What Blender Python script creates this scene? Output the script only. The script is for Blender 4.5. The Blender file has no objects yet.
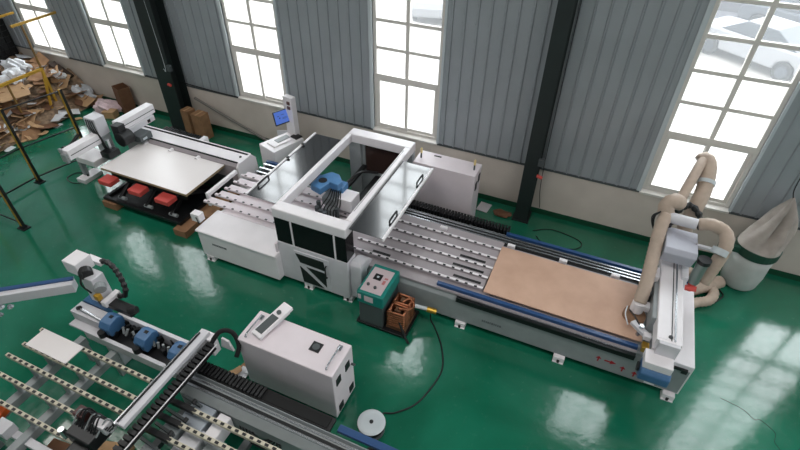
import bpy, bmesh, math, random
from mathutils import Vector, Matrix
random.seed(7)
SC = bpy.context.scene
COL = SC.collection
PI = math.pi
H = 7.1          # camera height
WY = 9.42        # inner face of the back wall

# ------------------------------------------------------------------ materials
def srgb(r, g, b):
    f = lambda c: (c/255/12.92) if c/255 <= .04045 else ((c/255+.055)/1.055)**2.4
    return (f(r), f(g), f(b), 1)

def mat(name, rgb, rough=.5, metal=0., var=.0, scale=6., bump=0., bscale=40., spec=None, coat=0., rgb2=None, emit=None, estr=0., alpha=None):
    m = bpy.data.materials.new(name); m.use_nodes = True
    nt = m.node_tree; b = nt.nodes['Principled BSDF']
    c = srgb(*rgb); b.inputs['Base Color'].default_value = c
    b.inputs['Roughness'].default_value = rough; b.inputs['Metallic'].default_value = metal
    if spec is not None: b.inputs['Specular IOR Level'].default_value = spec
    if coat: b.inputs['Coat Weight'].default_value = coat
    if emit: b.inputs['Emission Color'].default_value = srgb(*emit); b.inputs['Emission Strength'].default_value = estr
    if alpha is not None: b.inputs['Alpha'].default_value = alpha
    if var or rgb2:
        tc = nt.nodes.new('ShaderNodeTexCoord'); n = nt.nodes.new('ShaderNodeTexNoise')
        n.inputs['Scale'].default_value = scale; n.inputs['Detail'].default_value = 5
        cr = nt.nodes.new('ShaderNodeValToRGB')
        cr.color_ramp.elements[0].position = .35; cr.color_ramp.elements[1].position = .68
        c2 = srgb(*rgb2) if rgb2 else tuple(min(1, x*(1+var)) for x in c[:3])+(1,)
        c1 = c if rgb2 else tuple(x*(1-var) for x in c[:3])+(1,)
        cr.color_ramp.elements[0].color = c1; cr.color_ramp.elements[1].color = c2
        nt.links.new(tc.outputs['Object'], n.inputs['Vector']); nt.links.new(n.outputs['Fac'], cr.inputs['Fac'])
        nt.links.new(cr.outputs['Color'], b.inputs['Base Color'])
    if bump:
        tc = nt.nodes.new('ShaderNodeTexCoord'); n = nt.nodes.new('ShaderNodeTexNoise')
        n.inputs['Scale'].default_value = bscale; n.inputs['Detail'].default_value = 4
        bp = nt.nodes.new('ShaderNodeBump'); bp.inputs['Strength'].default_value = bump; bp.inputs['Distance'].default_value = .02
        nt.links.new(tc.outputs['Object'], n.inputs['Vector']); nt.links.new(n.outputs['Fac'], bp.inputs['Height'])
        nt.links.new(bp.outputs['Normal'], b.inputs['Normal'])
    return m

M = {}
M['white'] = mat('white_powder_coat', (240, 236, 239), .38, var=.03, scale=3)
M['white2'] = mat('light_grey_paint', (214, 213, 218), .42, var=.04, scale=4)
M['lilac'] = mat('pale_mauve_paint', (230, 220, 225), .45, var=.03, scale=3)
M['bed'] = mat('grey_bed_steel', (170, 162, 166), .42, var=.05, scale=4)
M['grey'] = mat('mid_grey_paint', (150, 156, 158), .45, var=.05)
M['dgrey'] = mat('dark_grey_paint', (78, 84, 86), .5)
M['black'] = mat('black_plastic', (22, 23, 25), .45)
M['blackm'] = mat('black_steel', (30, 32, 34), .38, .3)
M['rubber'] = mat('black_rubber', (16, 17, 18), .8)
M['smoke'] = mat('smoked_acrylic', (20, 20, 23), .22, spec=.25)
M['sheet'] = mat('tinted_acrylic_lid', (30, 31, 34), .2, .1, spec=1., coat=1., bump=.16, bscale=1.2)
M['blue'] = mat('blue_cover', (66, 108, 150), .38, var=.06)
M['dblue'] = mat('blue_rail_cover', (40, 76, 124), .35)
M['steel'] = mat('ground_steel', (190, 194, 198), .25, .9)
M['alu'] = mat('brushed_aluminium', (178, 186, 196), .32, .55)
M['sheet'].node_tree.nodes['Principled BSDF'].inputs['Coat Roughness'].default_value = .09
M['hblue'] = mat('light_blue_cast_cover', (84, 136, 186), .4, var=.08)
M['ply'] = mat('plywood', (212, 175, 152), .6, rgb2=(200, 162, 139), scale=2.5)
M['plyedge'] = mat('panel_edge', (158, 138, 108), .7, var=.1)
M['wpanel'] = mat('white_laminate', (242, 236, 235), .25, spec=.5)
M['card'] = mat('cardboard', (158, 120, 86), .85, rgb2=(134, 100, 72), scale=5)
M['card2'] = mat('pale_cardboard', (184, 148, 110), .85, var=.08)
M['card3'] = mat('dark_cardboard', (112, 78, 56), .85, var=.1)
M['foam'] = mat('white_foam', (222, 224, 228), .8, var=.04)
M['film'] = mat('plastic_film', (196, 200, 206), .25, var=.1, scale=9, bump=.5, bscale=9)
M['pink'] = mat('pinkish_plastic_bag', (214, 190, 194), .4, var=.1, scale=14, bump=.6, bscale=12)
M['yellow'] = mat('yellow_safety_paint', (186, 144, 44), .45, var=.08)
M['red'] = mat('red_pad', (216, 84, 78), .55, var=.05)
M['redink'] = mat('red_marking', (170, 24, 38), .5)
M['ink'] = mat('grey_lettering', (104, 108, 112), .5)
M['teal'] = mat('teal_enamel', (20, 128, 118), .4, var=.05)
M['copper'] = mat('copper_coil', (172, 112, 82), .35, .85, var=.15, scale=20)
M['brass'] = mat('brass', (200, 160, 70), .35, .8)
M['green'] = mat('dark_green_ring', (24, 66, 52), .5)
M['bag'] = mat('dust_bag_cloth', (160, 152, 145), .85, var=.14, scale=4, bump=1., bscale=5)
M['bag2'] = mat('white_dust_sack', (190, 194, 192), .7, var=.04, bump=.3, bscale=4)
M['hose'] = mat('tan_flexible_hose', (186, 167, 151), .5, var=.07, scale=9)
M['tire'] = mat('tyre', (24, 25, 27), .8)
M['carwhite'] = mat('pale_silver_car_paint', (124, 124, 126), .5, spec=.2)
M['carsilver'] = mat('grey_car_paint', (62, 66, 72), .5, spec=.2)
M['carglass'] = mat('car_glass', (34, 40, 46), .3, spec=.2)
M['orange'] = mat('orange_plastic', (226, 98, 34), .5)
M['amber'] = mat('amber_lamp', (236, 212, 150), .3)
M['screen'] = mat('lit_screen', (30, 60, 150), .3, emit=(96, 132, 216), estr=.6)
M['screenink'] = mat('screen_marks', (20, 34, 96), .4)
M['sign'] = mat('plain_panel_sticker', (206, 190, 194), .5)
M['wood'] = mat('raw_timber', (146, 108, 78), .8, var=.12, scale=6)
M['column'] = mat('dark_green_grey_steel', (34, 42, 42), .5, var=.1, scale=3)
M['clad'] = mat('grey_blue_cladding', (160, 166, 171), .42, .15, var=.05, scale=1.2)
M['flash'] = mat('pale_flashing', (196, 204, 208), .35)
M['winframe'] = mat('window_frame_paint', (222, 218, 212), .45)
M['dado'] = mat('cream_plaster', (212, 202, 193), .85, rgb2=(199, 189, 180), scale=1.3)
M['skirt'] = mat('green_skirting_paint', (12, 72, 48), .45, var=.1, scale=2)
M['asphalt'] = mat('outdoor_concrete', (138, 133, 128), .9, var=.08, scale=.5)
M['outwall'] = mat('pale_blue_sheet_fence', (44, 66, 84), .6, var=.05, scale=.6)
M['outwall2'] = mat('grey_outdoor_wall', (66, 66, 72), .9, var=.05)
M['ceil'] = mat('ceiling_sheet', (120, 126, 130), .8)

def floor_material():
    m = bpy.data.materials.new('green_epoxy_floor'); m.use_nodes = True
    nt = m.node_tree; b = nt.nodes['Principled BSDF']; L = nt.links.new
    tc = nt.nodes.new('ShaderNodeTexCoord')
    n1 = nt.nodes.new('ShaderNodeTexNoise'); n1.inputs['Scale'].default_value = .55; n1.inputs['Detail'].default_value = 6; n1.inputs['Distortion'].default_value = .6
    n2 = nt.nodes.new('ShaderNodeTexNoise'); n2.inputs['Scale'].default_value = 9; n2.inputs['Detail'].default_value = 6; n2.inputs['Roughness'].default_value = .7
    for n in (n1, n2): L(tc.outputs['Object'], n.inputs['Vector'])
    r1 = nt.nodes.new('ShaderNodeValToRGB'); r1.color_ramp.elements[0].position = .3; r1.color_ramp.elements[1].position = .72
    r1.color_ramp.elements[0].color = srgb(8, 92, 66); r1.color_ramp.elements[1].color = srgb(32, 122, 95)
    L(n1.outputs['Fac'], r1.inputs['Fac'])
    r2 = nt.nodes.new('ShaderNodeValToRGB'); r2.color_ramp.elements[0].position = .60; r2.color_ramp.elements[1].position = .78
    r2.color_ramp.elements[0].color = (0, 0, 0, 1); r2.color_ramp.elements[1].color = (.35, .35, .35, 1)
    L(n2.outputs['Fac'], r2.inputs['Fac'])
    mx = nt.nodes.new('ShaderNodeMixRGB'); mx.inputs['Color2'].default_value = srgb(96, 150, 128)
    L(r2.outputs['Color'], mx.inputs['Fac']); L(r1.outputs['Color'], mx.inputs['Color1']); L(mx.outputs['Color'], b.inputs['Base Color'])
    mr = nt.nodes.new('ShaderNodeMapRange'); mr.inputs['To Min'].default_value = .07; mr.inputs['To Max'].default_value = .24
    mr.inputs['From Min'].default_value = .3; mr.inputs['From Max'].default_value = .75
    L(n2.outputs['Fac'], mr.inputs['Value']); L(mr.outputs['Result'], b.inputs['Roughness'])
    b.inputs['IOR'].default_value = 1.6; b.inputs['Coat Weight'].default_value = .5; b.inputs['Coat Roughness'].default_value = .06
    n3 = nt.nodes.new('ShaderNodeTexNoise'); n3.inputs['Scale'].default_value = 7; n3.inputs['Detail'].default_value = 5
    L(tc.outputs['Object'], n3.inputs['Vector'])
    bp = nt.nodes.new('ShaderNodeBump'); bp.inputs['Strength'].default_value = .15; bp.inputs['Distance'].default_value = .012
    L(n3.outputs['Fac'], bp.inputs['Height']); L(bp.outputs['Normal'], b.inputs['Normal']); L(bp.outputs['Normal'], b.inputs['Coat Normal'])
    return m
M['floor'] = floor_material()

def glass_material():
    m = bpy.data.materials.new('dusty_window_glass'); m.use_nodes = True
    nt = m.node_tree; nt.nodes.clear(); L = nt.links.new
    out = nt.nodes.new('ShaderNodeOutputMaterial'); t = nt.nodes.new('ShaderNodeBsdfTransparent'); tr = nt.nodes.new('ShaderNodeBsdfTranslucent')
    g = nt.nodes.new('ShaderNodeBsdfGlossy'); g.inputs['Roughness'].default_value = .02
    t.inputs['Color'].default_value = (.97, .98, .98, 1); tr.inputs['Color'].default_value = (.9, .92, .94, 1)
    m1 = nt.nodes.new('ShaderNodeMixShader'); m2 = nt.nodes.new('ShaderNodeMixShader')
    m1.inputs['Fac'].default_value = .06; m2.inputs['Fac'].default_value = .04
    L(t.outputs[0], m1.inputs[1]); L(tr.outputs[0], m1.inputs[2]); L(m1.outputs[0], m2.inputs[1]); L(g.outputs[0], m2.inputs[2]); L(m2.outputs[0], out.inputs[0])
    return m
M['glass'] = glass_material()

# ------------------------------------------------------------------ mesh helpers
def wloc(o):
    v = Vector((0, 0, 0))
    while o is not None: v += o.location; o = o.parent
    return v

class MB:
    def __init__(s): s.bm = bmesh.new()
    def box(s, x0, x1, y0, y1, z0, z1):
        vs = [s.bm.verts.new((x, y, z)) for z in (z0, z1) for y in (y0, y1) for x in (x0, x1)]
        for f in ((0, 2, 3, 1), (4, 5, 7, 6), (0, 1, 5, 4), (2, 6, 7, 3), (0, 4, 6, 2), (1, 3, 7, 5)):
            s.bm.faces.new([vs[i] for i in f])
        return s
    def obox(s, c, size, rot=None):
        R = rot if rot is not None else Matrix.Identity(3)
        vs = []
        for z in (-.5, .5):
            for y in (-.5, .5):
                for x in (-.5, .5):
                    vs.append(s.bm.verts.new(Vector(c) + R @ Vector((x*size[0], y*size[1], z*size[2]))))
        for f in ((0, 2, 3, 1), (4, 5, 7, 6), (0, 1, 5, 4), (2, 6, 7, 3), (0, 4, 6, 2), (1, 3, 7, 5)):
            s.bm.faces.new([vs[i] for i in f])
        return s
    def beam(s, a, b, w, h, up=(0, 0, 1)):
        a, b = Vector(a), Vector(b); d = b-a; x = d.normalized(); y = Vector(up).cross(x).normalized(); z = x.cross(y)
        return s.obox((a+b)/2, (d.length, w, h), Matrix((x, y, z)).transposed())
    def cyl(s, a, b, r, r2=None, n=14):
        r2 = r if r2 is None else r2
        a, b = Vector(a), Vector(b); z = (b-a).normalized()
        x = z.orthogonal().normalized(); y = z.cross(x)
        A = [s.bm.verts.new(a+(x*math.cos(2*PI*i/n)+y*math.sin(2*PI*i/n))*r) for i in range(n)]
        B = [s.bm.verts.new(b+(x*math.cos(2*PI*i/n)+y*math.sin(2*PI*i/n))*r2) for i in range(n)]
        for i in range(n): s.bm.faces.new((A[i], A[(i+1) % n], B[(i+1) % n], B[i]))
        s.bm.faces.new(A[::-1]); s.bm.faces.new(B)
        return s
    def tube(s, pts, r, n=10, ripple=0., step=None, closed_ends=True):
        P = [Vector(p) for p in pts]
        Q = [P[0]*2-P[1]]+P+[P[-1]*2-P[-2]]
        path = []
        for i in range(1, len(Q)-2):
            p0, p1, p2, p3 = Q[i-1:i+3]
            k = max(2, int((p2-p1).length/(step or max(r*.9, .02))))
            for j in range(k):
                t = j/k
                path.append(.5*((2*p1)+(p2-p0)*t+(2*p0-5*p1+4*p2-p3)*t*t+(-p0+3*p1-3*p2+p3)*t**3))
        path.append(P[-1])
        x = None; prev = None
        for i, p in enumerate(path):
            d = (path[min(i+1, len(path)-1)]-path[max(i-1, 0)]).normalized()
            if x is None: x = d.orthogonal().normalized()
            x = (x-d*x.dot(d)).normalized(); y = d.cross(x)
            rr = r*(1+(ripple if i % 2 else -ripple))
            ring = [s.bm.verts.new(p+(x*math.cos(2*PI*k/n)+y*math.sin(2*PI*k/n))*rr) for k in range(n)]
            if prev:
                for k in range(n): s.bm.faces.new((prev[k], prev[(k+1) % n], ring[(k+1) % n], ring[k]))
            elif closed_ends: s.bm.faces.new(ring[::-1])
            prev = ring
        if closed_ends: s.bm.faces.new(prev)
        return s
    def prism(s, pts, axis, a, b):
        def P(u, v, w): return {'x': (w, u, v), 'y': (u, w, v), 'z': (u, v, w)}[axis]
        A = [s.bm.verts.new(P(u, v, a)) for u, v in pts]; B = [s.bm.verts.new(P(u, v, b)) for u, v in pts]
        n = len(pts)
        for i in range(n): s.bm.faces.new((A[i], A[(i+1) % n], B[(i+1) % n], B[i]))
        s.bm.faces.new(A[::-1]); s.bm.faces.new(B)
        return s
    def lathe(s, c, prof, n=20, wob=None):
        rings = []
        for (r, z) in prof:
            rings.append([s.bm.verts.new((c[0]+r*math.cos(2*PI*k/n)*(1 if not wob else wob(k, z)), c[1]+r*math.sin(2*PI*k/n)*(1 if not wob else wob(k, z)), c[2]+z)) for k in range(n)])
        for a, b in zip(rings, rings[1:]):
            for k in range(n): s.bm.faces.new((a[k], a[(k+1) % n], b[(k+1) % n], b[k]))
        s.bm.faces.new(rings[0][::-1]); s.bm.faces.new(rings[-1])
        return s
    def build(s, name, m, parent=None, bev=0., smooth=False, origin=None):
        bmesh.ops.recalc_face_normals(s.bm, faces=s.bm.faces)
        if origin is not None: o0 = Vector(origin)
        elif parent is not None: o0 = wloc(parent)
        else:
            xs = [v.co for v in s.bm.verts]
            mn = [min(v[i] for v in xs) for i in range(3)]; mxx = [max(v[i] for v in xs) for i in range(3)]
            o0 = Vector(((mn[0]+mxx[0])/2, (mn[1]+mxx[1])/2, mn[2]))
        for v in s.bm.verts: v.co -= o0
        me = bpy.data.meshes.new(name); s.bm.to_mesh(me); s.bm.free()
        me.materials.append(m)
        if smooth:
            for p in me.polygons: p.use_smooth = True
        o = bpy.data.objects.new(name, me); COL.objects.link(o)
        if parent is not None:
            o.parent = parent; o.location = o0-wloc(parent)
        else: o.location = o0
        if smooth == 'auto':
            md = o.modifiers.new('edges', 'EDGE_SPLIT'); md.split_angle = math.radians(40)
        if bev:
            b = o.modifiers.new('bevel', 'BEVEL'); b.width = bev; b.segments = 2; b.limit_method = 'ANGLE'; b.harden_normals = False
        return o

def B(*a): return MB().box(*a)
def tag(o, label, cat, group=None, kind=None):
    if label: o['label'] = label
    if cat: o['category'] = cat
    if group: o['group'] = group
    if kind: o['kind'] = kind
    return o
def thing(name, label, cat, loc, group=None):
    o = bpy.data.objects.new(name, None); COL.objects.link(o); o.location = loc; o.empty_display_size = .1
    return tag(o, label, cat, group)
def struct(o): o['kind'] = 'structure'; return o
def copy_child(o, parent, off):
    c = o.copy(); COL.objects.link(c); c.parent = parent; c.location = o.location+Vector(off); return c
def copy_tree(o, parent=None):
    c = o.copy(); COL.objects.link(c)
    if parent is not None: c.parent = parent
    for ch in list(o.children): copy_tree(ch, c)
    return c
def rotz(a): return Matrix.Rotation(a, 3, 'Z')

# ------------------------------------------------------------------ the setting
struct(B(-17.4, 12.2, -10.2, 9.62, -.1, 0).build('floor', M['floor'], origin=(0, 0, 0)))
struct(B(-17.4, 12.2, -10.2, 9.62, 9.6, 9.75).build('ceiling', M['ceil']))
struct(B(-17.4, -17.2, -10.0, WY, 0, 9.6).build('wall_left', M['clad']))
struct(B(12.0, 12.2, -10.0, WY, 0, 9.6).build('wall_right', M['clad']))
struct(B(-17.4, 12.2, -10.2, -10.0, 0, 9.6).build('wall_front', M['clad']))

WIN = [(-16.22, -14.73), (-13.28, -11.80), (-8.58, -7.08), (-4.71, -3.15), (1.21, 2.78), (4.25, 5.80), (8.6, 10.1)]
Z0, ZT = 1.17, 8.30
wall = struct(B(-17.2, 12.0, WY, WY+.2, 0, Z0).build('wall_back', M['dado']))
def cladding():
    mb = MB(); scr = []
    segs = []; x = -17.2
    for a, b in WIN: segs.append((x, a, Z0, 9.6)); segs.append((a, b, ZT, 9.6)); x = b
    segs.append((x, 12.0, Z0, 9.6))
    for a, b, z0, z1 in segs:
        pts = [(a, WY+.16), (a, WY)]
        k = math.ceil((a+.06)/.25)
        while k*.25 < b-.06:
            c = k*.25
            pts += [(c-.026, WY), (c-.010, WY-.024), (c+.012, WY-.024), (c+.016, WY+.010), (c+.024, WY)]
            if z0 < 2: scr += [(c-.05, 2.3), (c-.05, 3.9)]
            k += 1
        pts += [(b, WY), (b, WY+.16)]
        mb.prism(pts, 'z', z0, z1)
    for (x, z) in scr: mb.cyl((x, WY-.012, z), (x, WY+.002, z), .014, n=6)
    return mb
struct(cladding().build('cladding', M['clad'], wall))
struct(B(-17.2, 12, WY-.012, WY, 0, .13).build('skirting', M['skirt'], wall))
cap = MB()
x = -17.2
for a, b in WIN: cap.box(x, a, WY-.03, WY+.05, Z0-.015, Z0+.02); x = b
cap.box(x, 12, WY-.03, WY+.05, Z0-.015, Z0+.02)
struct(cap.build('trim_1', M['dgrey']))

def window(n, a, b):
    y0, y1 = WY+.03, WY+.11
    fr = MB(); f = .075
    fr.box(a, a+f, y0, y1, Z0+.06, ZT); fr.box(b-f, b, y0, y1, Z0+.06, ZT)
    fr.box(a+f, b-f, y0, y1, Z0+.06, Z0+.12); fr.box(a+f, b-f, y0, y1, ZT-f, ZT)
    fr.box(a+f, b-f, y0-.01, y1, 2.43, 2.55)
    mid = (a+b)/2
    # lower sliding sashes
    for (u, v, dy) in ((a+f, mid+.04, .0), (mid-.04, b-f, .03)):
        fr.box(u, u+.065, y0+dy, y0+dy+.03, Z0+.12, 2.43); fr.box(v-.065, v, y0+dy, y0+dy+.03, Z0+.12, 2.43)
        fr.box(u+.065, v-.065, y0+dy, y0+dy+.03, Z0+.12, Z0+.19); fr.box(u+.065, v-.065, y0+dy, y0+dy+.03, 2.39, 2.43)
    fr.box(mid-.04, mid+.04, y0, y1-.01, 2.55, ZT-f)
    k = 1
    while 2.55+k*.572 < ZT-.1:
        z = 2.55+k*.572; fr.box(a+f, mid-.04, y0+.005, y1-.02, z-.035, z+.035); fr.box(mid+.04, b-f, y0+.005, y1-.02, z-.035, z+.035); k += 1
    w = struct(fr.build('window_%d' % n, M['winframe'], bev=.006))
    g = MB(); g.box(a+f, b-f, y0+.062, y0+.066, Z0+.1, ZT-.03)
    struct(g.build('pane', M['glass'], w))
    s = MB().prism([(WY-.05, Z0+.02), (WY+.03, Z0+.06), (WY+.16, Z0+.06), (WY+.16, Z0-.02), (WY-.05, Z0-.02)], 'x', a-.02, b+.02)
    struct(s.build('window_sill', M['winframe'], w))
    fl = MB(); fl.box(a-.08, a, WY-.03, WY+.03, Z0+.02, ZT+.05); fl.box(b, b+.05, WY-.03, WY+.03, Z0+.02, ZT+.05)
    struct(fl.build('window_flashing', M['flash'], w))
for i, (a, b) in enumerate(WIN): window(i+1, a, b)

# outdoors
struct(B(-60, 45, WY+.25, 60, -.12, -.02).build('outdoor_ground', M['asphalt']))
struct(B(-60, 45, 24.6, 60, -.02, -.012).build('outdoor_road', M['outwall2']))
fw = MB()
x = -60
while x < 45:
    fw.box(x, x+.24, 28.5, 28.56, 0, 3.2); fw.box(x+.24, x+.3, 28.53, 28.58, 0, 3.2); x += .3
struct(fw.build('outdoor_wall', M['outwall']))
struct(B(-60, 45, 27.6, 28.4, -.02, .55).build('outdoor_kerb_wall', M['outwall2']))

def car(loc, ang, body_mat, label, group=None):
    t = thing('car', label, 'car', (0, 0, 0), group)
    L = 4.5; w = .88
    prof = [(-2.2, .35), (-2.25, .75), (-2.05, .95), (-1.2, 1.02), (-.45, 1.38), (.65, 1.42), (1.5, 1.08), (2.15, .98), (2.25, .7), (2.2, .35), (1.75, .32), (1.7, .55), (1.42, .68), (1.12, .55), (1.05, .3), (-1.0, .3), (-1.05, .55), (-1.35, .68), (-1.65, .55), (-1.7, .32)]
    mb = MB()
    low = [(x, min(z, 1.0)) for x, z in prof]
    mb.prism(low, 'y', -w, w)
    mb2 = mb.build('car_body', body_mat, t, bev=.07)
    cab = MB()
    A = [(-1.2, 1.0), (-.45, 1.4), (.65, 1.43), (1.55, 1.0)]
    vs = []
    for (x, z) in A:
        k = w-.05 if z < 1.1 else w-.2
        vs.append((cab.bm.verts.new((x, -k, z)), cab.bm.verts.new((x, k, z))))
    for p, q in zip(vs, vs[1:]): cab.bm.faces.new((p[0], q[0], q[1], p[1]))
    cab.bm.faces.new([v[0] for v in vs]); cab.bm.faces.new([v[1] for v in vs][::-1]); cab.bm.faces.new((vs[0][0], vs[0][1], vs[3][1], vs[3][0]))
    cab.build('car_window', M['carglass'], t, bev=.03)
    rf = MB().box(-.42, .62, -w+.22, w-.22, 1.395, 1.455); rf.build('roof', body_mat, t, bev=.02)
    for x in (-1.35, 1.4):
        for s in (-1, 1):
            wh = MB().cyl((x, s*(w-.17), .33), (x, s*(w+.02), .33), .33, n=24).build('wheel', M['tire'], t, bev=.02)
            hub = MB().cyl((x, s*(w+.0), .33), (x, s*(w+.035), .33), .2, n=10); hub.build('hub_cap', M['carsilver'], wh)
    t.location = loc; t.rotation_euler = (0, 0, ang)
    return t
car((4.7, 21.5, -.02), math.radians(-38), M['carwhite'], 'pale hatchback car side on beyond the rightmost window, nearest the glass')
car((6.6, 25.3, -.02), math.radians(-30), M['carsilver'], 'silver grey car parked behind the pale hatchback outside')
c3 = car((.65, 22.6, -.02), math.radians(-20), M['carwhite'], 'white car nosing in at left edge of rightmost window, with blue plate')
pl = MB().box(2.24, 2.27, -.25, .25, .45, .58).build('licence_plate', M['blue'], c3, origin=(0, 0, 0)); pl.location = (0, 0, 0)
car((-7.75, 22.0, -.02), math.radians(-75), M['carwhite'], 'white car seen outside through top of the middle window, facing the building')
car((-11.6, 24.2, -.02), math.radians(-80), M['carwhite'], 'white car outside, left one in the middle window')
tag(B(-17.2, -15.2, 14.5, 15.6, -.02, .9).build('pallet_stack', M['foam'], bev=.03), 'pale wrapped stack standing outdoors beyond the second window from the left', 'stack')

# columns
def column(name, x0, x1, label, flb):
    t = thing(name, label, 'column', ((x0+x1)/2, 9.15, 0))
    y0 = 8.98
    mb = MB(); mb.box(x0, x1, y0, y0+.022, 0, 9.6); mb.box(x0, x1, WY-.06, WY-.038, 0, 9.6); mb.box((x0+x1)/2-.01, (x0+x1)/2+.01, y0+.022, WY-.06, 0, 9.6)
    mb.build('column_shaft', M['column'], t)
    MB().box(x0-.04, x1+.04, y0-.05, WY-.035, 0, .025).build('base_plate', M['column'], t)
    bx = MB().box(x1-.02, x1+.10, y0-.06, y0+.02, flb, flb+.16); bx.build('junction_box', M['dgrey'], t, bev=.006)
    return t
colL = column('steel_column', -10.82, -10.30, 'dark steel H-column behind the left feeder beam, between second and third windows', 1.75)
MB().tube([(-10.47, 9.0, 9.5), (-10.5, 8.99, 5), (-10.42, 8.98, 2), (-10.5, 8.98, 1.75)], .008, n=6).build('conduit', M['flash'], colL)
MB().cyl((-10.48, 8.97, 1.35), (-10.38, 8.95, 1.35), .035).build('hose_coupling', M['red'], colL)
colR = column('steel_column', -1.08, -.80, 'dark steel H-column by the wall right of the rear electrical cabinet', 1.5)
MB().cyl((-.8, 9.02, 1.22), (-.68, 9.0, 1.2), .035).build('red_handle', M['red'], colR)
MB().tube([(-.72, 9.3, 9.4), (-.74, 9.28, 5), (-.72, 9.3, 1.25), (-.62, 9.36, .2)], .008, n=6).build('conduit', M['black'], colR)

# air line along wall
tag(MB().tube([(-10.42, 9.3, 1.3), (-9.4, 9.36, 1.22), (-8.6, 9.37, 1.2)], .014, n=6).build('air_pipe', M['black']), 'thin black air line running along the wall from the left column', 'pipe')
tag(MB().beam((-10.02, 9.28, .93), (-7.75, 9.35, .05), .05, .05).build('metal_bar', mat('weathered_bar', (138, 134, 130), .6)), 'long grey metal bar leaning diagonally against the wall beside the two tall boxes', 'bar')

# ------------------------------------------------------------------ repeated roller pieces
def roller_mesh(pitch, w):
    pass
ROLL = {}
def rollers(bar, x0, x1, y, z, pitch, kind):
    """little rollers set in a bar: one mesh datum, one object each"""
    key = kind
    if key not in ROLL:
        mb = MB()
        if kind == 'big':
            mb.obox((0, 0, 0), (.05, .034, .02))
        else:
            mb.obox((0, 0, .004), (.052, .034, .022))
        bmesh.ops.recalc_face_normals(mb.bm, faces=mb.bm.faces)
        me = bpy.data.meshes.new('roller'); mb.bm.to_mesh(me); mb.bm.free()
        me.materials.append(M['black']); ROLL[key] = me
    x = x0
    while x < x1:
        o = bpy.data.objects.new('roller', ROLL[key]); COL.objects.link(o); o.parent = bar
        o.location = Vector((x, y, z))-wloc(bar); x += pitch

def feet(t, pts, m=None):
    for (x, y) in pts:
        f = MB().box(x-.09, x+.09, y-.06, y+.06, .02, .12).box(x-.09, x+.09, y-.08, y+.08, .0, .02)
        fo = f.build('foot', m or M['white'], t, bev=.004)
        MB().cyl((x, y-.065, .02), (x, y-.065, .07), .022, n=8).build('levelling_bolt', M['black'], fo)

def lettering(t, x0, x1, y, z0, h, name='lettering'):
    mb = MB(); x = x0; i = 0
    while x < x1:
        w = (.022, .03, .018, .026)[i % 4]
        mb.box(x, x+w, y-.003, y, z0+(h*.5 if i % 3 == 1 else 0), z0+h); mb.box(x, x+w*.9, y-.003, y, z0, z0+h*.3)
        x += w+.01; i += 1
    return mb.build(name, M['ink'], t)

# ------------------------------------------------------------------ drilling machine A (left body + enclosure)
A = thing('drilling_machine', 'long white panel drilling machine with open box-shaped enclosure, in front of the rear electrical cabinet', 'machine', (-4.9, 6.4, 0))
b = MB().box(-6.46, -4.66, 5.17, 7.3, .11, .70)
b.box(-6.50, -4.66, 5.15, 5.84, .70, .745)
b.build('body', M['white'], A, bev=.02)
MB().box(-4.66, -3.18, 5.80, 7.30, .11, .70).build('middle_bed', M['bed'], A)
MB().box(-6.35, -4.66, 5.80, 7.25, .70, .752).build('bed_plate', M['lilac'], A)
lettering(A, -6.15, -5.83, 5.168, .46, .045)
rowsY = [5.93, 6.20, 6.46, 6.73, 7.0]
xs0 = [-6.90, -6.84, -6.80, -6.78, -6.78]
for y, x0 in zip(rowsY, xs0):
    bar = MB().box(x0, -3.9, y-.028, y+.028, .755, .80).box(x0+.04, -3.9, y+.03, y+.17, .753, .775).build('roller_bar', M['lilac'], A, bev=.004)
    rollers(bar, x0+.12, -3.95, y-.006, .794, .2, 'big')
MB().box(-6.96, -6.885, 6.05, 7.0, .79, .87).box(-6.96, -6.885, 6.05, 6.12, .55, .79).build('end_beam', M['white'], A, bev=.006)
cb = MB().box(-6.72, -6.52, 5.35, 5.50, .75, .93); cb = cb.build('connector_box', M['white'], A, bev=.008)
MB().tube([(-6.58, 5.34, .88), (-6.50, 5.30, .80), (-6.54, 5.33, .76)], .012, n=6).build('cable', M['black'], cb)
feet(A, [(-6.30, 5.22), (-4.12, 5.37), (-6.3, 7.1), (-3.3, 5.40)])
# enclosure
X0, X1, Y0, Y1, ZTOP = -4.68, -3.24, 5.32, 8.36, 1.76
lower = MB().box(X0, X1, Y0, 5.62, .10, 1.0).box(X0, X1, 5.62, 5.80, .10, .70)
lower.build('enclosure_base', M['white2'], A, bev=.012)
acr = MB().box(X0+.01, X1-.01, Y0+.01, 5.60, 1.0, 1.56); acr.build('smoked_window', M['smoke'], A, bev=.01)
st = MB()
for xx in (-4.32, -3.47): st.box(xx-.014, xx+.014, Y0-.004, Y0+.01, 1.0, 1.56)
st.build('window_strip', M['white'], A)
ring = MB()
ring.box(X0, X1, Y0, Y0+.24, 1.56, ZTOP); ring.box(X0, X1, Y1-.26, Y1, 1.56, ZTOP)
ring.box(X0, X0+.09, Y0+.24, Y1-.26, 1.56, ZTOP); ring.box(X1-.13, X1, Y0+.24, Y1-.26, 1.56, ZTOP)
ring.build('top_frame', M['white'], A, bev=.018)
bolts = MB()
for yy in (5.75, 6.6, 7.35): bolts.cyl((X1-.002, yy, 1.66), (X1+.012, yy, 1.66), .022, n=8)
bolts.build('frame_bolt', M['black'], A)
slot = MB().box(X1-.105, X1-.095, Y0+.5, Y1-.4, ZTOP, ZTOP+.003); slot.build('frame_seam', M['dgrey'], A)
back = MB().box(X0, X0+.27, 8.12, Y1, .1, 1.56).box(X0+.27, X1, 8.18, Y1-.02, .1, .84).box(X0+.27, X0+.33, 8.2, Y1-.02, .84, 1.56).box(X1-.3, X1, 8.2, Y1-.02, .84, 1.56)
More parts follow.
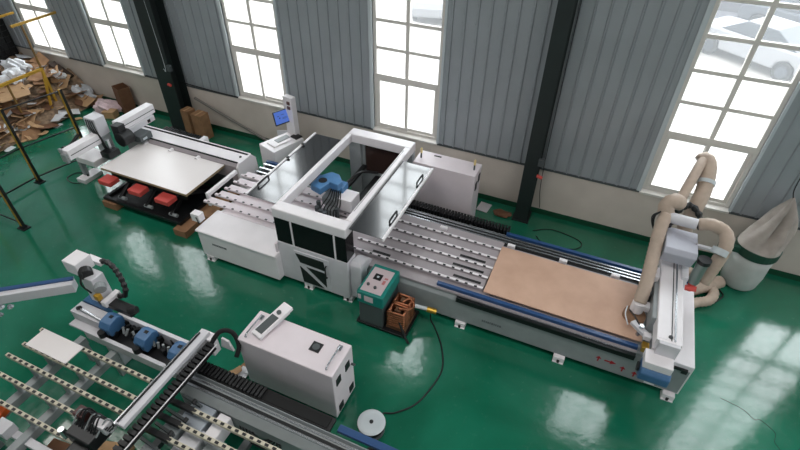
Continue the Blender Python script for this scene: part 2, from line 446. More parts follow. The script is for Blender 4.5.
back.build('rear_panel', M['grey'], A, bev=.008)
MB().box(X0+.33, X1-.3, 8.24, 8.26, .84, 1.56).build('rear_window', mat('brown_tinted_window', (58, 42, 38), .2), A)
door = MB().box(-4.34, -3.62, Y0-.018, Y0, .14, .92).build('door', M['white2'], A, bev=.006)
yv = Y0-.021
dw = MB()
dw.prism([(-4.30, .86), (-3.72, .86), (-3.70, .64), (-4.22, .66)], 'y', yv-.002, yv+.004)
dw.prism([(-4.10, .59), (-3.70, .58), (-3.70, .22)], 'y', yv-.002, yv+.004)
dw.prism([(-4.24, .57), (-3.76, .17), (-4.20, .17)], 'y', yv-.002, yv+.004)
dw.build('door_window', M['black'], door)
MB().tube([(-3.67, Y0-.02, .78), (-3.67, Y0-.06, .76), (-3.67, Y0-.06, .52), (-3.67, Y0-.02, .50)], .014, n=8).build('handle', M['black'], door)
side = MB().prism([(5.38, .12), (5.38, .92), (5.44, .98), (5.70, .90), (5.86, .74), (5.86, .70), (5.63, .68), (5.63, .12)], 'x', X1+.003, -3.02)
side.build('side_cover', M['white2'], A, bev=.03)
MB().box(-4.72, X0, 5.28, 5.55, .62, .95).build('latch_box', M['lilac'], A, bev=.01)
MB().cyl((-4.725, 5.36, .80), (-4.725, 5.44, .80), .03, n=10).build('latch_knob', M['dgrey'], A)
# lids
lidL = MB().box(-5.33, X0, 5.52, 7.88, 1.692, 1.700).build('left_lid', M['sheet'], A)
lidL['label'] = 'dark glossy tinted lid sheet left of the enclosure'
MB().box(-5.37, -5.33, 5.52, 7.90, 1.67, 1.72).build('lid_edge', M['white'], lidL, bev=.005)
MB().tube([(-5.28, 5.80, 1.70), (-5.28, 5.80, 1.76), (-5.28, 6.10, 1.76), (-5.28, 6.10, 1.70)], .016, n=6, step=.03).build('lid_handle', M['black'], lidL)
for yy in (6.8, 7.35): MB().box(-5.35, -5.30, yy, yy+.05, 1.72, 1.745).build('hinge', M['black'], lidL)
lidR = MB().box(X1, -2.62, 5.44, 7.68, 1.692, 1.700).build('right_lid', M['sheet'], A)
lidR['label'] = 'bright reflecting tinted lid sheet right of the enclosure'
MB().box(-2.63, -2.59, 5.42, 7.68, 1.67, 1.72).build('lid_edge', M['white'], lidR, bev=.005)
for yy in (5.85, 7.05): MB().tube([(-2.68, yy, 1.70), (-2.68, yy, 1.76), (-2.68, yy+.28, 1.76), (-2.68, yy+.28, 1.70)], .016, n=6, step=.03).build('lid_handle', M['black'], lidR)
# drilling unit inside the enclosure
dh = MB().box(-4.50, -4.18, 6.62, 6.95, .98, 1.16).box(-4.42, -4.22, 6.5, 6.9, .80, .98).build('drill_carriage', M['grey'], A, bev=.01)
hd = MB().prism([(-4.72, 6.60), (-4.70, 6.92), (-4.55, 7.14), (-4.36, 7.12), (-4.18, 6.92), (-4.22, 6.78), (-4.40, 6.80), (-4.46, 6.52)], 'z', 1.27, 1.42)
hd.build('drill_head_cover', M['hblue'], A, bev=.02)
MB().box(-4.42, -4.16, 6.86, 7.1, 1.16, 1.30).build('drill_head_block', M['hblue'], A, bev=.015)
MB().cyl((-4.55, 6.80, 1.40), (-4.55, 6.80, 1.428), .085, n=20).build('spindle_port', M['black'], A)
MB().box(-4.2, -3.88, 6.68, 7.04, .90, 1.18).build('control_box', M['white'], A, bev=.015)
mt = MB()
for i, (xx, yy) in enumerate(((-4.5, 6.42), (-4.38, 6.36), (-4.56, 6.58), (-4.28, 6.34), (-4.12, 6.52))): mt.cyl((xx, yy, .78), (xx, yy, 1.06), .045, n=10)
mt.build('drill_motor', M['dgrey'], A)
for i in range(6):
    a = random.random()
    MB().tube([(-4.36+.04*i, 6.78, 1.28), (-4.34+.05*i, 6.6, 1.22-.03*i), (-4.45+.07*i, 6.48, 1.0), (-4.4+.06*i, 6.45, .82)], .012, n=5).build('cable', M['black'], A)
MB().box(-4.0, -3.45, 6.9, 8.0, .80, .95).box(-4.35, -4.25, 7.2, 8.1, 1.0, 1.08).build('dust_tray', M['black'], A, bev=.01)
MB().tube([(-4.25, 7.1, 1.2), (-4.1, 7.5, 1.3), (-3.9, 7.9, 1.1)], .03, n=8).build('drag_chain', M['black'], A)
MB().cyl((-3.9, 6.25, .9), (-3.75, 6.25, .9), .07, n=14).build('belt_motor', M['blackm'], A)

# rear electrical cabinet
EC = thing('electrical_cabinet', 'tall pale mauve electrical cabinet at the back with two small beacon lamps on top', 'cabinet', (-2.57, 8.3, 0))
MB().box(-3.18, -1.86, 8.07, 8.56, .05, 1.48).build('cabinet_body', M['lilac'], EC, bev=.01)
MB().box(-3.12, -1.92, 8.10, 8.53, 0, .05).build('plinth', M['dgrey'], EC)
for (yy, zz) in ((8.22, 1.16), (8.40, 1.26)): MB().box(-1.862, -1.845, yy-.055, yy+.055, zz-.09, zz+.09).build('side_vent', M['black'], EC, bev=.004)
MB().box(-2.86, -2.70, 8.44, 8.48, 1.48, 1.486).build('top_slot', M['black'], EC)
for xx, yy in ((-3.08, 8.28), (-1.95, 8.30)):
    bl = MB().cyl((xx, yy, 1.48), (xx, yy, 1.60), .018, n=10).build('lamp_stem', M['dgrey'], EC)
    MB().cyl((xx, yy, 1.60), (xx, yy, 1.70), .024, n=12).cyl((xx, yy, 1.70), (xx, yy, 1.72), .02, .008, n=12).build('lamp_lens', M['amber'], bl)
tag(MB().obox((-1.80, 9.1, .012), (.26, .32, .02), rotz(-.1)).build('floor_plate', M['white2'], bev=.004), 'small white plate lying on the floor beside the rear cabinet', 'plate')

# ------------------------------------------------------------------ CNC router bed (right)
R_ = thing('cnc_router', 'long white CNC router table with blue rails and a bridge gantry at its right end', 'machine', (-.4, 6.6, 0))
bb = MB().prism([(5.65, .12), (5.65, .60), (5.70, .66), (5.70, .70), (7.55, .70), (7.55, .12)], 'x', -3.17, 1.80)
bb.build('body', M['grey'], R_, bev=.012)
MB().box(-3.17, 1.52, 5.68, 7.18, .70, .735).build('bed_top', M['bed'], R_)
eb = MB().box(1.78, 2.31, 5.66, 7.50, .12, .81); eb.build('end_box', M['white'], R_, bev=.012)
ebf = MB().box(1.95, 2.28, 5.645, 5.66, .16, .70); ebf.build('end_box_door', M['grey'], R_, bev=.004)
MB().box(2.16, 2.24, 5.62, 5.66, .66, .74).box(1.98, 2.16, 5.63, 5.66, .70, .74).build('end_bracket', M['black'], R_)
feet(R_, [(-1.22, 5.66), (.50, 5.64), (2.18, 5.64), (-3.0, 7.5), (.5, 7.5), (2.1, 7.45)])
lettering(R_, -.86, -.52, 5.648, .30, .045)
xe = [-.98, -.97, -.96, -.95, -.94]
xb = [-3.5]*5
for i, y in enumerate(rowsY):
    bar = MB().box(-3.5, xe[i], y-.03, y+.03, .752, .80).box(-3.5, xe[i], y+.055, y+.235, .752, .775).build('roller_bar', M['bed'], R_, bev=.003)
    stp = MB().box(-3.5, xe[i], y-.024, y+.024, .798, .803).build('roller_strip', M['white'], bar)
    rollers(bar, -3.42, xe[i]-.03, y-.012, .797, .165, 'big')
for (a, b_, y) in ((-3.1, -2.75, 6.0), (-1.55, -1.05, 6.02), (-1.65, -1.08, 6.29), (-1.6, -1.12, 6.55)): MB().box(a, b_, y-.01, y+.05, .770, .7765).build('bed_slot', M['black'], R_)
for (x, y) in ((-2.12, 7.12), (-.80, 7.15), (.15, 7.15), (1.05, 7.15)): MB().box(x-.07, x+.07, y-.03, y+.04, .735, .835).build('stop_block', M['white'], R_, bev=.004)
MB().box(-1.74, 1.52, 5.72, 5.79, .735, .80).build('front_rail_cover', M['dblue'], R_, bev=.006)
MB().box(-.9, 1.52, 5.665, 5.685, .69, .72).build('front_rail', M['steel'], R_)
MB().box(-1.35, 1.52, 5.62, 5.665, .60, .70).build('front_bellows', M['blackm'], R_)
rr = MB()
for y in (7.26, 7.34, 7.42): rr.box(-3.15, 1.78, y, y+.03, .70, .755)
rr.build('rear_rail', M['steel'], R_, bev=.003)
MB().box(-3.15, 1.78, 7.20, 7.50, .70, .722).build('rear_rail_bed', M['blackm'], R_)
MB().box(-.98, 1.50, 7.49, 7.56, .71, .78).build('rear_rail_cover', M['dblue'], R_, bev=.006)
MB().box(1.78, 2.33, 7.47, 7.57, .78, .85).build('rear_rail_cover_end', M['dblue'], R_, bev=.006)
ch = MB(); x = -3.15
ch.box(-3.15, -1.0, 7.60, 7.86, .60, .62)
while x < -1.0: ch.box(x, x+.045, 7.62, 7.80, .62, .74); x += .065
ch.build('drag_chain', M['black'], R_)
# red arrows on the front face
y = 5.648
def arrow(cx, cz, d, s=.07):
    ar = MB()
    if d == 'up':
        ar.prism([(cx-.01, cz-s), (cx+.012, cz-s), (cx+.012, cz), (cx+.045, cz), (cx, cz+s*.8), (cx-.045, cz), (cx-.01, cz)], 'y', y-.003, y)
    else:
        ar.prism([(cx-s*1.3, cz-.014), (cx, cz-.014), (cx, cz-.045), (cx+s*1.3, cz), (cx, cz+.045), (cx, cz+.014), (cx-s*1.3, cz+.014)], 'y', y-.003, y)
    ar.build('arrow_marking', M['redink'], R_)
arrow(1.06, .36, 'up'); arrow(1.24, .36, 'side'); arrow(1.44, .30, 'up'); arrow(1.62, .27, 'up')
# gantry bridge
gb = MB().box(1.62, 1.96, 5.50, 7.50, 1.12, 1.34); gb.build('gantry_beam', M['white'], R_, bev=.01)
MB().box(1.63, 1.80, 5.54, 7.45, 1.34, 1.346).build('beam_top_plate', M['white'], R_)
MB().box(1.85, 1.87, 5.54, 7.45, 1.34, 1.358).build('beam_rail', M['steel'], R_)
MB().box(1.81, 1.822, 5.54, 7.45, 1.34, 1.346).build('beam_slot', M['blackm'], R_)
MB().cyl((1.80, 5.6, 1.34), (1.80, 5.6, 1.36), .03, n=12).build('beam_cap', M['black'], R_)
gp = MB().prism([(5.44, .98), (5.44, 1.34), (5.50, 1.34), (5.66, 1.1), (5.66, .84)], 'x', 1.66, 1.94); gp.build('gantry_side_plate', M['white2'], R_, bev=.008)
MB().box(1.62, 1.92, 7.46, 7.62, .80, 1.30).build('gantry_side_plate', M['white2'], R_, bev=.01)
MB().box(1.55, 1.93, 5.24, 5.50, .96, 1.10).build('gantry_foot', M['white'], R_, bev=.012)
MB().prism([(5.24, .70), (5.18, .76), (5.18, .90), (5.24, .96), (5.46, .96), (5.46, .70)], 'x', 1.55, 1.95).build('drive_cover', M['blue'], R_, bev=.02)
MB().box(1.60, 1.92, 5.46, 5.62, .66, .96).build('drive_bracket', M['white2'], R_)
MB().cyl((1.52, 5.36, .82), (1.55, 5.36, .82), .07, n=16).build('drive_wheel', M['black'], R_)
MB().box(1.54, 1.64, 5.62, 5.76, .84, .94).build('brass_fitting', M['brass'], R_, bev=.01)
# router heads in front of beam
MB().box(1.56, 1.66, 5.95, 7.15, .98, 1.28).build('head_plate', M['grey'], R_, bev=.01)
MB().box(1.38, 1.64, 6.28, 6.42, 1.02, 1.12).build('dust_shoe_arm', M['white'], R_, bev=.01)
MB().cyl((1.40, 6.33, .96), (1.40, 6.33, 1.16), .10, n=20).build('dust_port', M['white'], R_, bev=.008)
MB().cyl((1.40, 6.30, .83), (1.40, 6.30, .90), .17, n=24).build('dust_brush', mat('tan_brush', (150, 116, 90), .9, var=.1), R_)
MB().box(1.40, 1.60, 6.75, 7.0, 1.05, 1.38).build('head_motor', M['white'], R_, bev=.012)
MB().box(1.44, 1.60, 6.5, 6.7, .9, 1.22).build('head_bracket', M['dgrey'], R_, bev=.01)
MB().beam((1.36, 6.02, 1.0), (1.62, 5.78, 1.0), .10, .06).build('clamp_arm', M['white2'], R_, bev=.006)
MB().cyl((1.48, 5.92, .86), (1.48, 5.92, 1.08), .035, n=12).build('spindle', M['steel'], R_)
MB().box(1.52, 1.62, 5.72, 5.82, 1.0, 1.08).build('sensor_block', M['white'], R_, bev=.005)
MB().tube([(1.30, 6.25, 1.0), (1.38, 6.08, 1.05), (1.5, 5.9, 1.0), (1.56, 5.75, .95)], .012, n=6).build('cable', M['black'], R_)
MB().tube([(1.26, 6.32, 1.0), (1.24, 6.12, 1.02), (1.3, 5.95, .98)], .01, n=6).build('air_tube', M['foam'], R_)
# carriage cover & spindle on back of beam
cv = MB().prism([(7.02, 1.52), (6.93, 1.76), (6.99, 1.84), (7.52, 1.84), (7.52, 1.50)], 'x', 1.53, 2.0); cv.build('carriage_cover', mat('lavender_grey_cover', (182, 184, 196), .4), R_, bev=.015)
MB().box(1.92, 2.02, 6.9, 7.3, 1.05, 1.40).build('spindle_mount', M['white2'], R_, bev=.01)
sp = MB().cyl((2.12, 7.0, 1.28), (2.12, 7.0, 1.70), .085, n=20).build('router_spindle', mat('grey_green_spindle', (132, 146, 142), .3, .5), R_, smooth='auto')
MB().cyl((2.12, 7.0, 1.70), (2.12, 7.0, 1.77), .10, n=20).build('spindle_cap', M['black'], sp)
MB().cyl((2.12, 7.0, 1.10), (2.12, 7.0, 1.28), .05, n=16).cyl((2.04, 6.95, 1.16), (2.2, 6.93, 1.2), .045, n=12).build('spindle_valve', M['red'], sp)
MB().tube([(1.55, 7.5, 1.0), (1.52, 7.62, 1.5), (1.56, 7.5, 1.95)], .05, n=8, ripple=.15, step=.05).build('drag_chain', M['black'], R_)
MB().tube([(1.62, 7.75, 2.0), (1.80, 7.95, 2.05), (1.98, 7.9, 1.95), (2.05, 7.7, 1.8)], .05, n=8, ripple=.2, step=.05).build('drag_chain', M['black'], R_)
mf = MB().cyl((1.44, 7.55, 2.0), (1.92, 7.50, 2.02), .09, n=20)
mf = mf.build('dust_manifold', M['white2'], R_, smooth='auto')
MB().cyl((2.31, 7.22, 1.88), (2.29, 7.16, 1.80), .118, n=20).build('hose_clamp', M['flash'], mf)
MB().box(1.96, 2.24, 7.2, 7.26, 1.80, 1.84).build('manifold_strut', M['white2'], mf)
for i in range(3): MB().tube([(1.38, 7.55, 2.08), (1.30-.02*i, 7.45, 2.0), (1.36, 7.38, 1.8), (1.5, 7.3, 1.88)], .010, n=5).build('cable', M['black'], mf)
# hoses : parts of the router's extraction
MB().tube([(1.40, 6.33, 1.12), (1.42, 6.60, 1.36), (1.42, 6.95, 1.62), (1.42, 7.28, 1.88), (1.46, 7.55, 2.02)], .10, n=16, ripple=.035, step=.035).build('extraction_hose', M['hose'], R_, smooth=True)
MB().tube([(1.95, 7.52, 2.02), (2.12, 7.50, 2.08), (2.30, 7.42, 2.06), (2.36, 7.30, 1.95), (2.36, 7.24, 1.75), (2.33, 7.18, 1.50), (2.28, 7.10, 1.25)], .10, n=16, ripple=.035, step=.035).build('extraction_hose', M['hose'], R_, smooth=True)
MB().tube([(1.46, 7.60, 2.0), (1.44, 7.68, 2.14), (1.54, 7.74, 2.2), (1.62, 7.82, 2.12)], .125, n=16, ripple=.035, step=.035).build('extraction_hose', M['hose'], R_, smooth=True)
MB().tube([(1.62, 7.86, 2.08), (1.70, 8.15, 2.24), (1.80, 8.50, 2.42), (1.86, 8.72, 2.50)], .08, n=14, ripple=.035, step=.03).build('extraction_hose', M['hose'], R_, smooth=True)
arch = MB().tube([(1.84, 8.74, 2.44), (1.90, 8.78, 2.50), (1.97, 8.68, 2.42), (1.99, 8.5, 2.28), (1.98, 8.3, 2.12), (1.93, 8.1, 1.95), (1.90, 8.0, 1.6), (1.96, 8.05, 1.3)], .125, n=16, ripple=.03, step=.035).build('extraction_hose', M['hose'], R_, smooth=True)
MB().cyl((1.992, 8.47, 2.26), (1.988, 8.42, 2.22), .142, n=20).build('hose_clamp', M['flash'], arch)
MB().tube([(1.96, 8.05, 1.35), (2.05, 8.0, .8), (2.35, 8.0, .25), (2.75, 8.35, .13), (3.02, 8.60, .13)], .115, n=16, ripple=.04, step=.035).build('extraction_hose', M['hose'], R_, smooth=True)
MB().tube([(2.40, 8.45, .30), (2.70, 8.52, .10), (2.90, 8.30, .10), (2.82, 8.02, .10), (2.58, 7.85, .10), (2.42, 7.62, .16)], .09, n=14, ripple=.05, step=.03).build('floor_hose', M['hose'], R_, smooth=True)

tag(B(-.95, 1.56, 5.84, 7.06, .803, .821).build('plywood_sheet', M['ply']), 'tan plywood sheet lying on the right bed of the router table', 'plywood')

# dust collector
D_ = thing('dust_collector', 'dust collector with white sack below a dark green ring and crumpled cloth bag above', 'dust collector', (3.36, 8.88, 0))
MB().lathe((3.36, 8.88, 0), [(.26, .02), (.31, .08), (.335, .35), (.33, .6), (.345, .84)], n=28, wob=lambda k, z: 1+.012*math.sin(k*1.7+z*5)).build('lower_sack', M['bag2'], D_, smooth=True)
MB().cyl((3.36, 8.88, .82), (3.36, 8.88, 1.0), .365, n=32).build('collector_ring', M['green'], D_, bev=.01)
ub = MB(); n = 48
rings = []
for t in [0, .04, .12, .25, .38, .5, .65, .78, .9, 1.0]:
    z = 1.0+.92*t
    cx = 3.36+.16*t; cy = 8.88+.27*t
    rx = .345*(1-t**3)**.9*(1-.35*t)+.015; ry = .34*(1-t)**.8+.02
    ring = []
    for k in range(n):
        a = 2*PI*k/n
        w = 1+.13*math.sin(4*a+5*t)*(.3+t)+.12*math.sin(9*a-4*t)*math.sin(PI*t)
        # crease facing the camera
        aa = (a-2*PI if a > PI else a)+1.75-.5*t
        w -= .62*math.exp(-(aa/.28)**2)*math.sin(min(1, t*1.25)*PI)**.7
        w += .22*math.exp(-((aa+.62)/.2)**2)*math.sin(t*PI)+.16*math.exp(-((aa-.55)/.2)**2)*math.sin(t*PI)
        rr2 = rx if math.cos(a) > 0 else .355*(1-t)**.95+.015
        ring.append(ub.bm.verts.new((cx+rr2*w*math.cos(a), cy+ry*w*math.sin(a), z)))
    rings.append(ring)
for a_, b_ in zip(rings, rings[1:]):
    for k in range(n): ub.bm.faces.new((a_[k], a_[(k+1) % n], b_[(k+1) % n], b_[k]))
ub.bm.faces.new(rings[0][::-1]); ub.bm.faces.new(rings[-1])
ub = ub.build('upper_bag', M['bag'], D_, smooth='auto')
MB().tube([(3.51, 9.14, 1.9), (3.47, 9.2, 2.05), (3.50, 9.34, 2.35)], .010, n=6).build('bag_rope', M['black'], ub)
MB().box(2.70, 3.05, 8.66, 8.74, .84, .96).build('inlet_duct', M['green'], D_, bev=.01)
tag(MB().tube([(2.95, 8.1, .012), (3.1, 8.35, .012), (3.05, 8.5, .012)], .012, n=6).build('cable_end', M['black']), 'short black cable end on the floor before the dust collector', 'cable')

# ------------------------------------------------------------------ heater / welder
W = thing('coil_heater', 'teal topped electrical unit with copper coils in front of the router table', 'machine', (-2.6, 5.25, 0))
MB().box(-2.86, -2.42, 4.97, 5.62, .08, .60).build('lower_case', M['dgrey'], W, bev=.01)
MB().box(-2.88, -2.40, 4.95, 5.66, .60, .86).build('upper_case', M['teal'], W, bev=.014)
pn = MB().box(-2.84, -2.46, 5.0, 5.58, .86, .866).build('control_panel', M['sign'], W)
MB().box(-2.75, -2.61, 5.30, 5.44, .866, .872).build('display', M['black'], pn)
MB().box(-2.70, -2.66, 5.35, 5.39, .872, .874).build('display_icon', M['flash'], pn)
for (x, y) in ((-2.76, 5.15), (-2.62, 5.12)): MB().cyl((x, y, .866), (x, y, .895), .026, n=14).build('knob', M['dgrey'], pn)
MB().box(-2.56, -2.50, 5.36, 5.40, .866, .87).box(-2.56, -2.51, 5.24, 5.33, .866, .87).build('warning_sticker', mat('pale_red_print', (190, 120, 120), .5), pn)
MB().box(-2.74, -2.58, 4.944, 4.95, .68, .80).box(-2.86, -2.80, 4.944, 4.95, .70, .80).build('front_sticker', M['sign'], W)
MB().box(-2.92, -1.98, 4.95, 5.60, .04, .08).build('base_frame', M['blackm'], W, bev=.005)
for (x, y) in ((-2.8, 5.02), (-2.8, 5.54), (-2.1, 5.02), (-2.1, 5.54)): MB().cyl((x, y-.02, .03), (x, y+.02, .03), .03, n=12).build('caster', M['rubber'], W)
co = MB()
for j in range(2):
    for i in range(7):
        z = .14+.055*i; cx = -2.20; cy = 5.14+.24*j
        co.tube([(cx+.14*u_, cy+.105*v_, z+.006*a) for a, (u_, v_) in enumerate(((1, 0), (1, .9), (.9, 1), (-.9, 1), (-1, .9), (-1, -.9), (-.9, -1), (.9, -1), (1, -.9), (1, 0)))], .024, n=6, step=.05)
co.build('copper_coil', M['copper'], W, smooth=True)
MB().box(-2.38, -2.02, 5.03, 5.50, .08, .14).box(-2.25, -2.15, 5.1, 5.2, .14, .5).box(-2.25, -2.15, 5.33, 5.43, .14, .5).build('coil_core', M['card3'], W)
MB().tube([(-2.2, 5.3, .5), (-2.1, 5.4, .55), (-2.0, 5.35, .46), (-2.05, 5.2, .5), (-2.2, 5.15, .52)], .025, n=8).build('copper_lead', M['copper'], W, smooth=True)
MB().cyl((-2.02, 5.38, .44), (-1.74, 5.48, .36), .035, n=12).build('torch_body', M['flash'], W)
MB().cyl((-1.80, 5.46, .37), (-1.64, 5.50, .33), .05, n=12).build('torch_tip', M['brass'], W)
MB().tube([(-2.15, 5.05, .35), (-2.0, 4.95, .12), (-1.9, 4.9, .02)], .022, n=6).build('lead', M['black'], W)
tag(MB().tube([(-1.72, 5.45, .30), (-1.72, 5.50, .06), (-1.62, 5.42, .014), (-1.39, 5.12, .014), (-1.22, 4.75, .014), (-1.21, 4.45, .014), (-1.34, 3.95, .014), (-1.58, 3.66, .014), (-1.74, 3.58, .014), (-1.76, 3.50, .02)], .013, n=6).build('floor_cable', M['black']), 'black cable curving over the green floor from the coil unit to the spool', 'cable')
sp_ = thing('cable_spool', 'small white-topped cable spool standing on the floor beside the grey cabinet', 'spool', (-1.80, 3.28, 0))
MB().cyl((-1.80, 3.28, .0), (-1.80, 3.28, .03), .19, n=28).build('bottom_flange', M['dgrey'], sp_, bev=.005)
MB().lathe((-1.80, 3.28, .03), [(.15, 0), (.17, .03), (.165, .08), (.175, .12), (.15, .16)], n=24).build('wound_cable', M['rubber'], sp_, smooth=True)
tf = MB().lathe((-1.80, 3.28, .19), [(.19, 0), (.205, .012), (.185, .025), (.12, .03), (.06, .028)], n=32).build('top_flange', M['flash'], sp_, smooth='auto')
MB().cyl((-1.80, 3.28, .215), (-1.80, 3.28, .228), .03, n=12).build('spool_hole', M['blackm'], tf)
tag(MB().tube([(-1.72, 2.98, .02), (-1.5, 3.06, .02), (-1.36, 3.12, .02), (-1.25, 3.02, .02), (-1.3, 2.9, .02), (-1.5, 2.86, .03), (-1.62, 2.95, .04)], .026, n=8).build('coiled_cable', M['rubber']), 'thick black cable loop on the floor by the spool and blue-ended guide', 'cable')

# ------------------------------------------------------------------ operator kiosk
K = thing('operator_kiosk', 'white operator console with monitor post by the wall under the third window', 'console', (-6.78, 8.5, 0))
kp = [(-7.20, 8.22), (-6.65, 8.03), (-6.37, 8.88), (-6.90, 8.98)]
MB().prism(kp, 'z', .03, .80).build('console_body', M['white'], K, bev=.012)
ka = math.radians(-20)
kb = MB().obox((-6.80, 8.50, .815), (.30, .52, .03), rotz(-math.radians(19)-0)).build('keyboard_tray', M['white'], K, bev=.006)
MB().obox((-6.79, 8.60, .836), (.16, .36, .014), rotz(-math.radians(19))).build('keyboard', M['grey'], kb)
MB().obox((-6.56, 8.86, .815), (.22, .20, .03), rotz(-.3)).build('touch_pad', M['black'], K, bev=.006)
po = MB().obox((-6.72, 8.99, 1.28), (.28, .15, 1.0), rotz(-.2)).build('monitor_post', M['white'], K, bev=.01)
for z in (1.62, 1.50): MB().obox((-6.70, 8.905, z+.02), (.09, .03, .08), rotz(-.2)).build('switch', mat('switch_brown', (96, 62, 58), .5), po, bev=.006)
# monitor, turned to the left
mc = Vector((-6.86, 8.80, 1.30)); mr = rotz(math.radians(64)) @ Matrix.Rotation(math.radians(-14), 3, 'X')
mo = MB().obox(mc, (.42, .035, .34), mr).build('monitor', M['black'], K, bev=.008)
MB().obox(mc+mr @ Vector((0, -.020, .006)), (.385, .006, .29), mr).build('screen', M['screen'], mo)
for (x, z, w, h) in ((-.10, .04, .05, .012), (.02, .055, .08, .010), (-.07, -.01, .03, .03), (.06, -.02, .12, .008), (.05, -.045, .12, .008)):
    MB().obox(mc+mr @ Vector((x, -.0245, .006+z)), (w, .002, h), mr).build('screen_mark', M['screenink'], mo)
MB().cyl(mc+mr @ Vector((0, .03, 0)), mc+mr @ Vector((.2, .10, 0)), .025, n=8).build('monitor_arm', M['dgrey'], mo)
tag(MB().obox((-7.02, 9.0, .40), (.35, .02, .8), rotz(.4)).build('cover_panel', M['white2'], bev=.004), 'loose white panel standing behind the operator console', 'panel')
slats = thing('chip_conveyor', 'low slatted blue and black conveyor running between console and drilling machine', 'conveyor', (-6.2, 7.7, 0))
MB().box(-6.75, -4.75, 7.42, 7.95, .45, .55).build('conveyor_bed', M['blackm'], slats)
MB().box(-6.8, -4.75, 7.46, 7.50, .55, .60).box(-6.8, -4.75, 7.62, 7.66, .55, .60).box(-6.8, -4.75, 7.78, 7.82, .55, .60).build('conveyor_rail', M['steel'], slats)
MB().box(-6.8, -4.75, 7.88, 7.95, .55, .61).build('conveyor_cover', M['dblue'], slats)
for (x, y) in ((-6.6, 7.5), (-6.6, 7.87), (-4.9, 7.5), (-4.9, 7.87)): MB().box(x-.03, x+.03, y-.03, y+.03, 0, .45).build('leg', M['grey'], slats)

# ------------------------------------------------------------------ feeder beam with gantry (left)
F = thing('panel_feeder', 'long white feeder beam with gripper gantry behind the white panel', 'machine', (-8.7, 7.5, 0))
MB().prism([(7.14, .10), (7.14, .82), (7.20, .88), (7.62, .88), (7.76, .74), (7.80, .10)], 'x', -10.35, -7.02).build('feeder_body', M['bed'], F, bev=.01)
MB().prism([(7.12, .02), (7.12, .82), (7.20, .91), (7.62, .91), (7.76, .76), (7.80, .02)], 'x', -7.02, -6.96).build('end_plate', M['white'], F, bev=.01)
MB().box(-10.3, -7.03, 7.25, 7.56, .88, .895).build('top_plate', M['white'], F)
rl = MB()
for y in (7.22, 7.60): rl.box(-10.3, -7.03, y-.012, y+.012, .88, .91)
rl.build('linear_rail', M['blackm'], F)
MB().box(-10.3, -7.03, 7.655, 7.69, .80, .875).build('edge_strip', M['white'], F)
MB().cyl((-7.12, 7.44, .895), (-7.12, 7.44, .91), .03, n=12).build('bolt_cap', M['black'], F)
for x in (-9.62, -8.85, -8.07): MB().cyl((x, 7.04, .80), (x, 7.16, .80), .055, n=14).build('guide_knob', M['white'], F, bev=.008)
ch = MB(); x = -9.75
ch.box(-9.8, -8.55, 7.74, 7.96, .68, .72)
while x < -8.6: ch.box(x, x+.035, 7.77, 7.92, .72, .82); x += .07
ch.build('drag_chain', M['black'], F)
MB().box(-8.60, -8.48, 7.76, 7.94, .68, .82).build('chain_bracket', M['white'], F)
for x in (-10.1, -8.7, -7.4): MB().box(x-.06, x+.06, 7.2, 7.7, 0, .12).build('foot', M['white2'], F)
# cross gantry
MB().box(-10.20, -10.00, 5.52, 6.36, 1.14, 1.37).build('cross_beam', M['white'], F, bev=.012)
MB().box(-10.18, -10.02, 5.46, 5.52, 1.10, 1.30).box(-10.22, -10.14, 5.48, 5.54, 1.3, 1.40).build('beam_end_cap', M['grey'], F, bev=.01)
MB().box(-10.0, -9.995, 5.56, 6.3, 1.24, 1.255).build('beam_slot', M['dgrey'], F)
MB().box(-10.12, -9.90, 6.82, 7.86, 1.20, 1.42).build('cross_beam', M['white'], F, bev=.012)
MB().box(-9.90, -9.895, 6.84, 7.84, 1.29, 1.305).build('beam_slot', M['dgrey'], F)
MB().box(-10.05, -9.85, 6.95, 7.75, 1.06, 1.20).build('beam_carrier', M['white2'], F, bev=.01)
MB().box(-9.855, -9.84, 7.52, 7.60, 1.09, 1.16).build('carrier_hole', M['black'], F)
MB().box(-10.0, -9.55, 6.95, 7.30, .90, 1.06).build('carriage', M['dgrey'], F, bev=.01)
MB().box(-9.552, -9.545, 7.02, 7.14, .95, 1.0).build('carriage_label', M['flash'], F)
hb = MB().box(-10.45, -10.12, 6.42, 6.70, 1.20, 1.64).build('head_box', M['white2'], F, bev=.012)
MB().box(-10.35, -10.1, 6.42, 6.66, .80, 1.20).build('head_column', M['grey'], F, bev=.01)
for i in range(4): MB().tube([(-10.36+.06*i, 6.41, 1.60), (-10.2+.07*i, 6.30, 1.5), (-10.05+.03*i, 6.33, 1.25), (-10.0+.02*i, 6.34, 1.0)], .014, n=5).build('cable', M['black'], hb)
MB().cyl((-9.80, 6.62, 1.10), (-9.80, 6.92, 1.10), .17, n=20).build('servo_motor', M['black'], F, bev=.02)
MB().box(-10.0, -9.78, 6.66, 6.86, 1.1, 1.42).build('motor_bracket', M['blackm'], F, bev=.01)
MB().box(-10.02, -9.75, 6.2, 6.5, .83, .98).build('gripper_block', M['blackm'], F, bev=.01)
MB().cyl((-9.9, 6.40, .98), (-9.9, 6.40, 1.22), .05, n=12).build('gripper_cylinder', M['steel'], F)
MB().box(-10.75, -10.15, 6.05, 6.50, .60, .75).build('support_plate', M['white'], F, bev=.01)
MB().tube([(-10.5, 6.2, 1.30), (-10.45, 5.9, 1.2), (-10.4, 5.7, 1.25)], .04, n=8).build('drag_chain', M['black'], F)
MB().box(-10.98, -10.88, 6.18, 6.28, .05, .80).build('support_leg', M['grey'], F, bev=.005)
MB().box(-10.98, -10.2, 6.20, 6.26, .62, .68).build('support_strut', M['grey'], F)
MB().box(-11.0, -10.72, 6.0, 6.5, 0, .10).build('support_foot', M['white'], F, bev=.006)
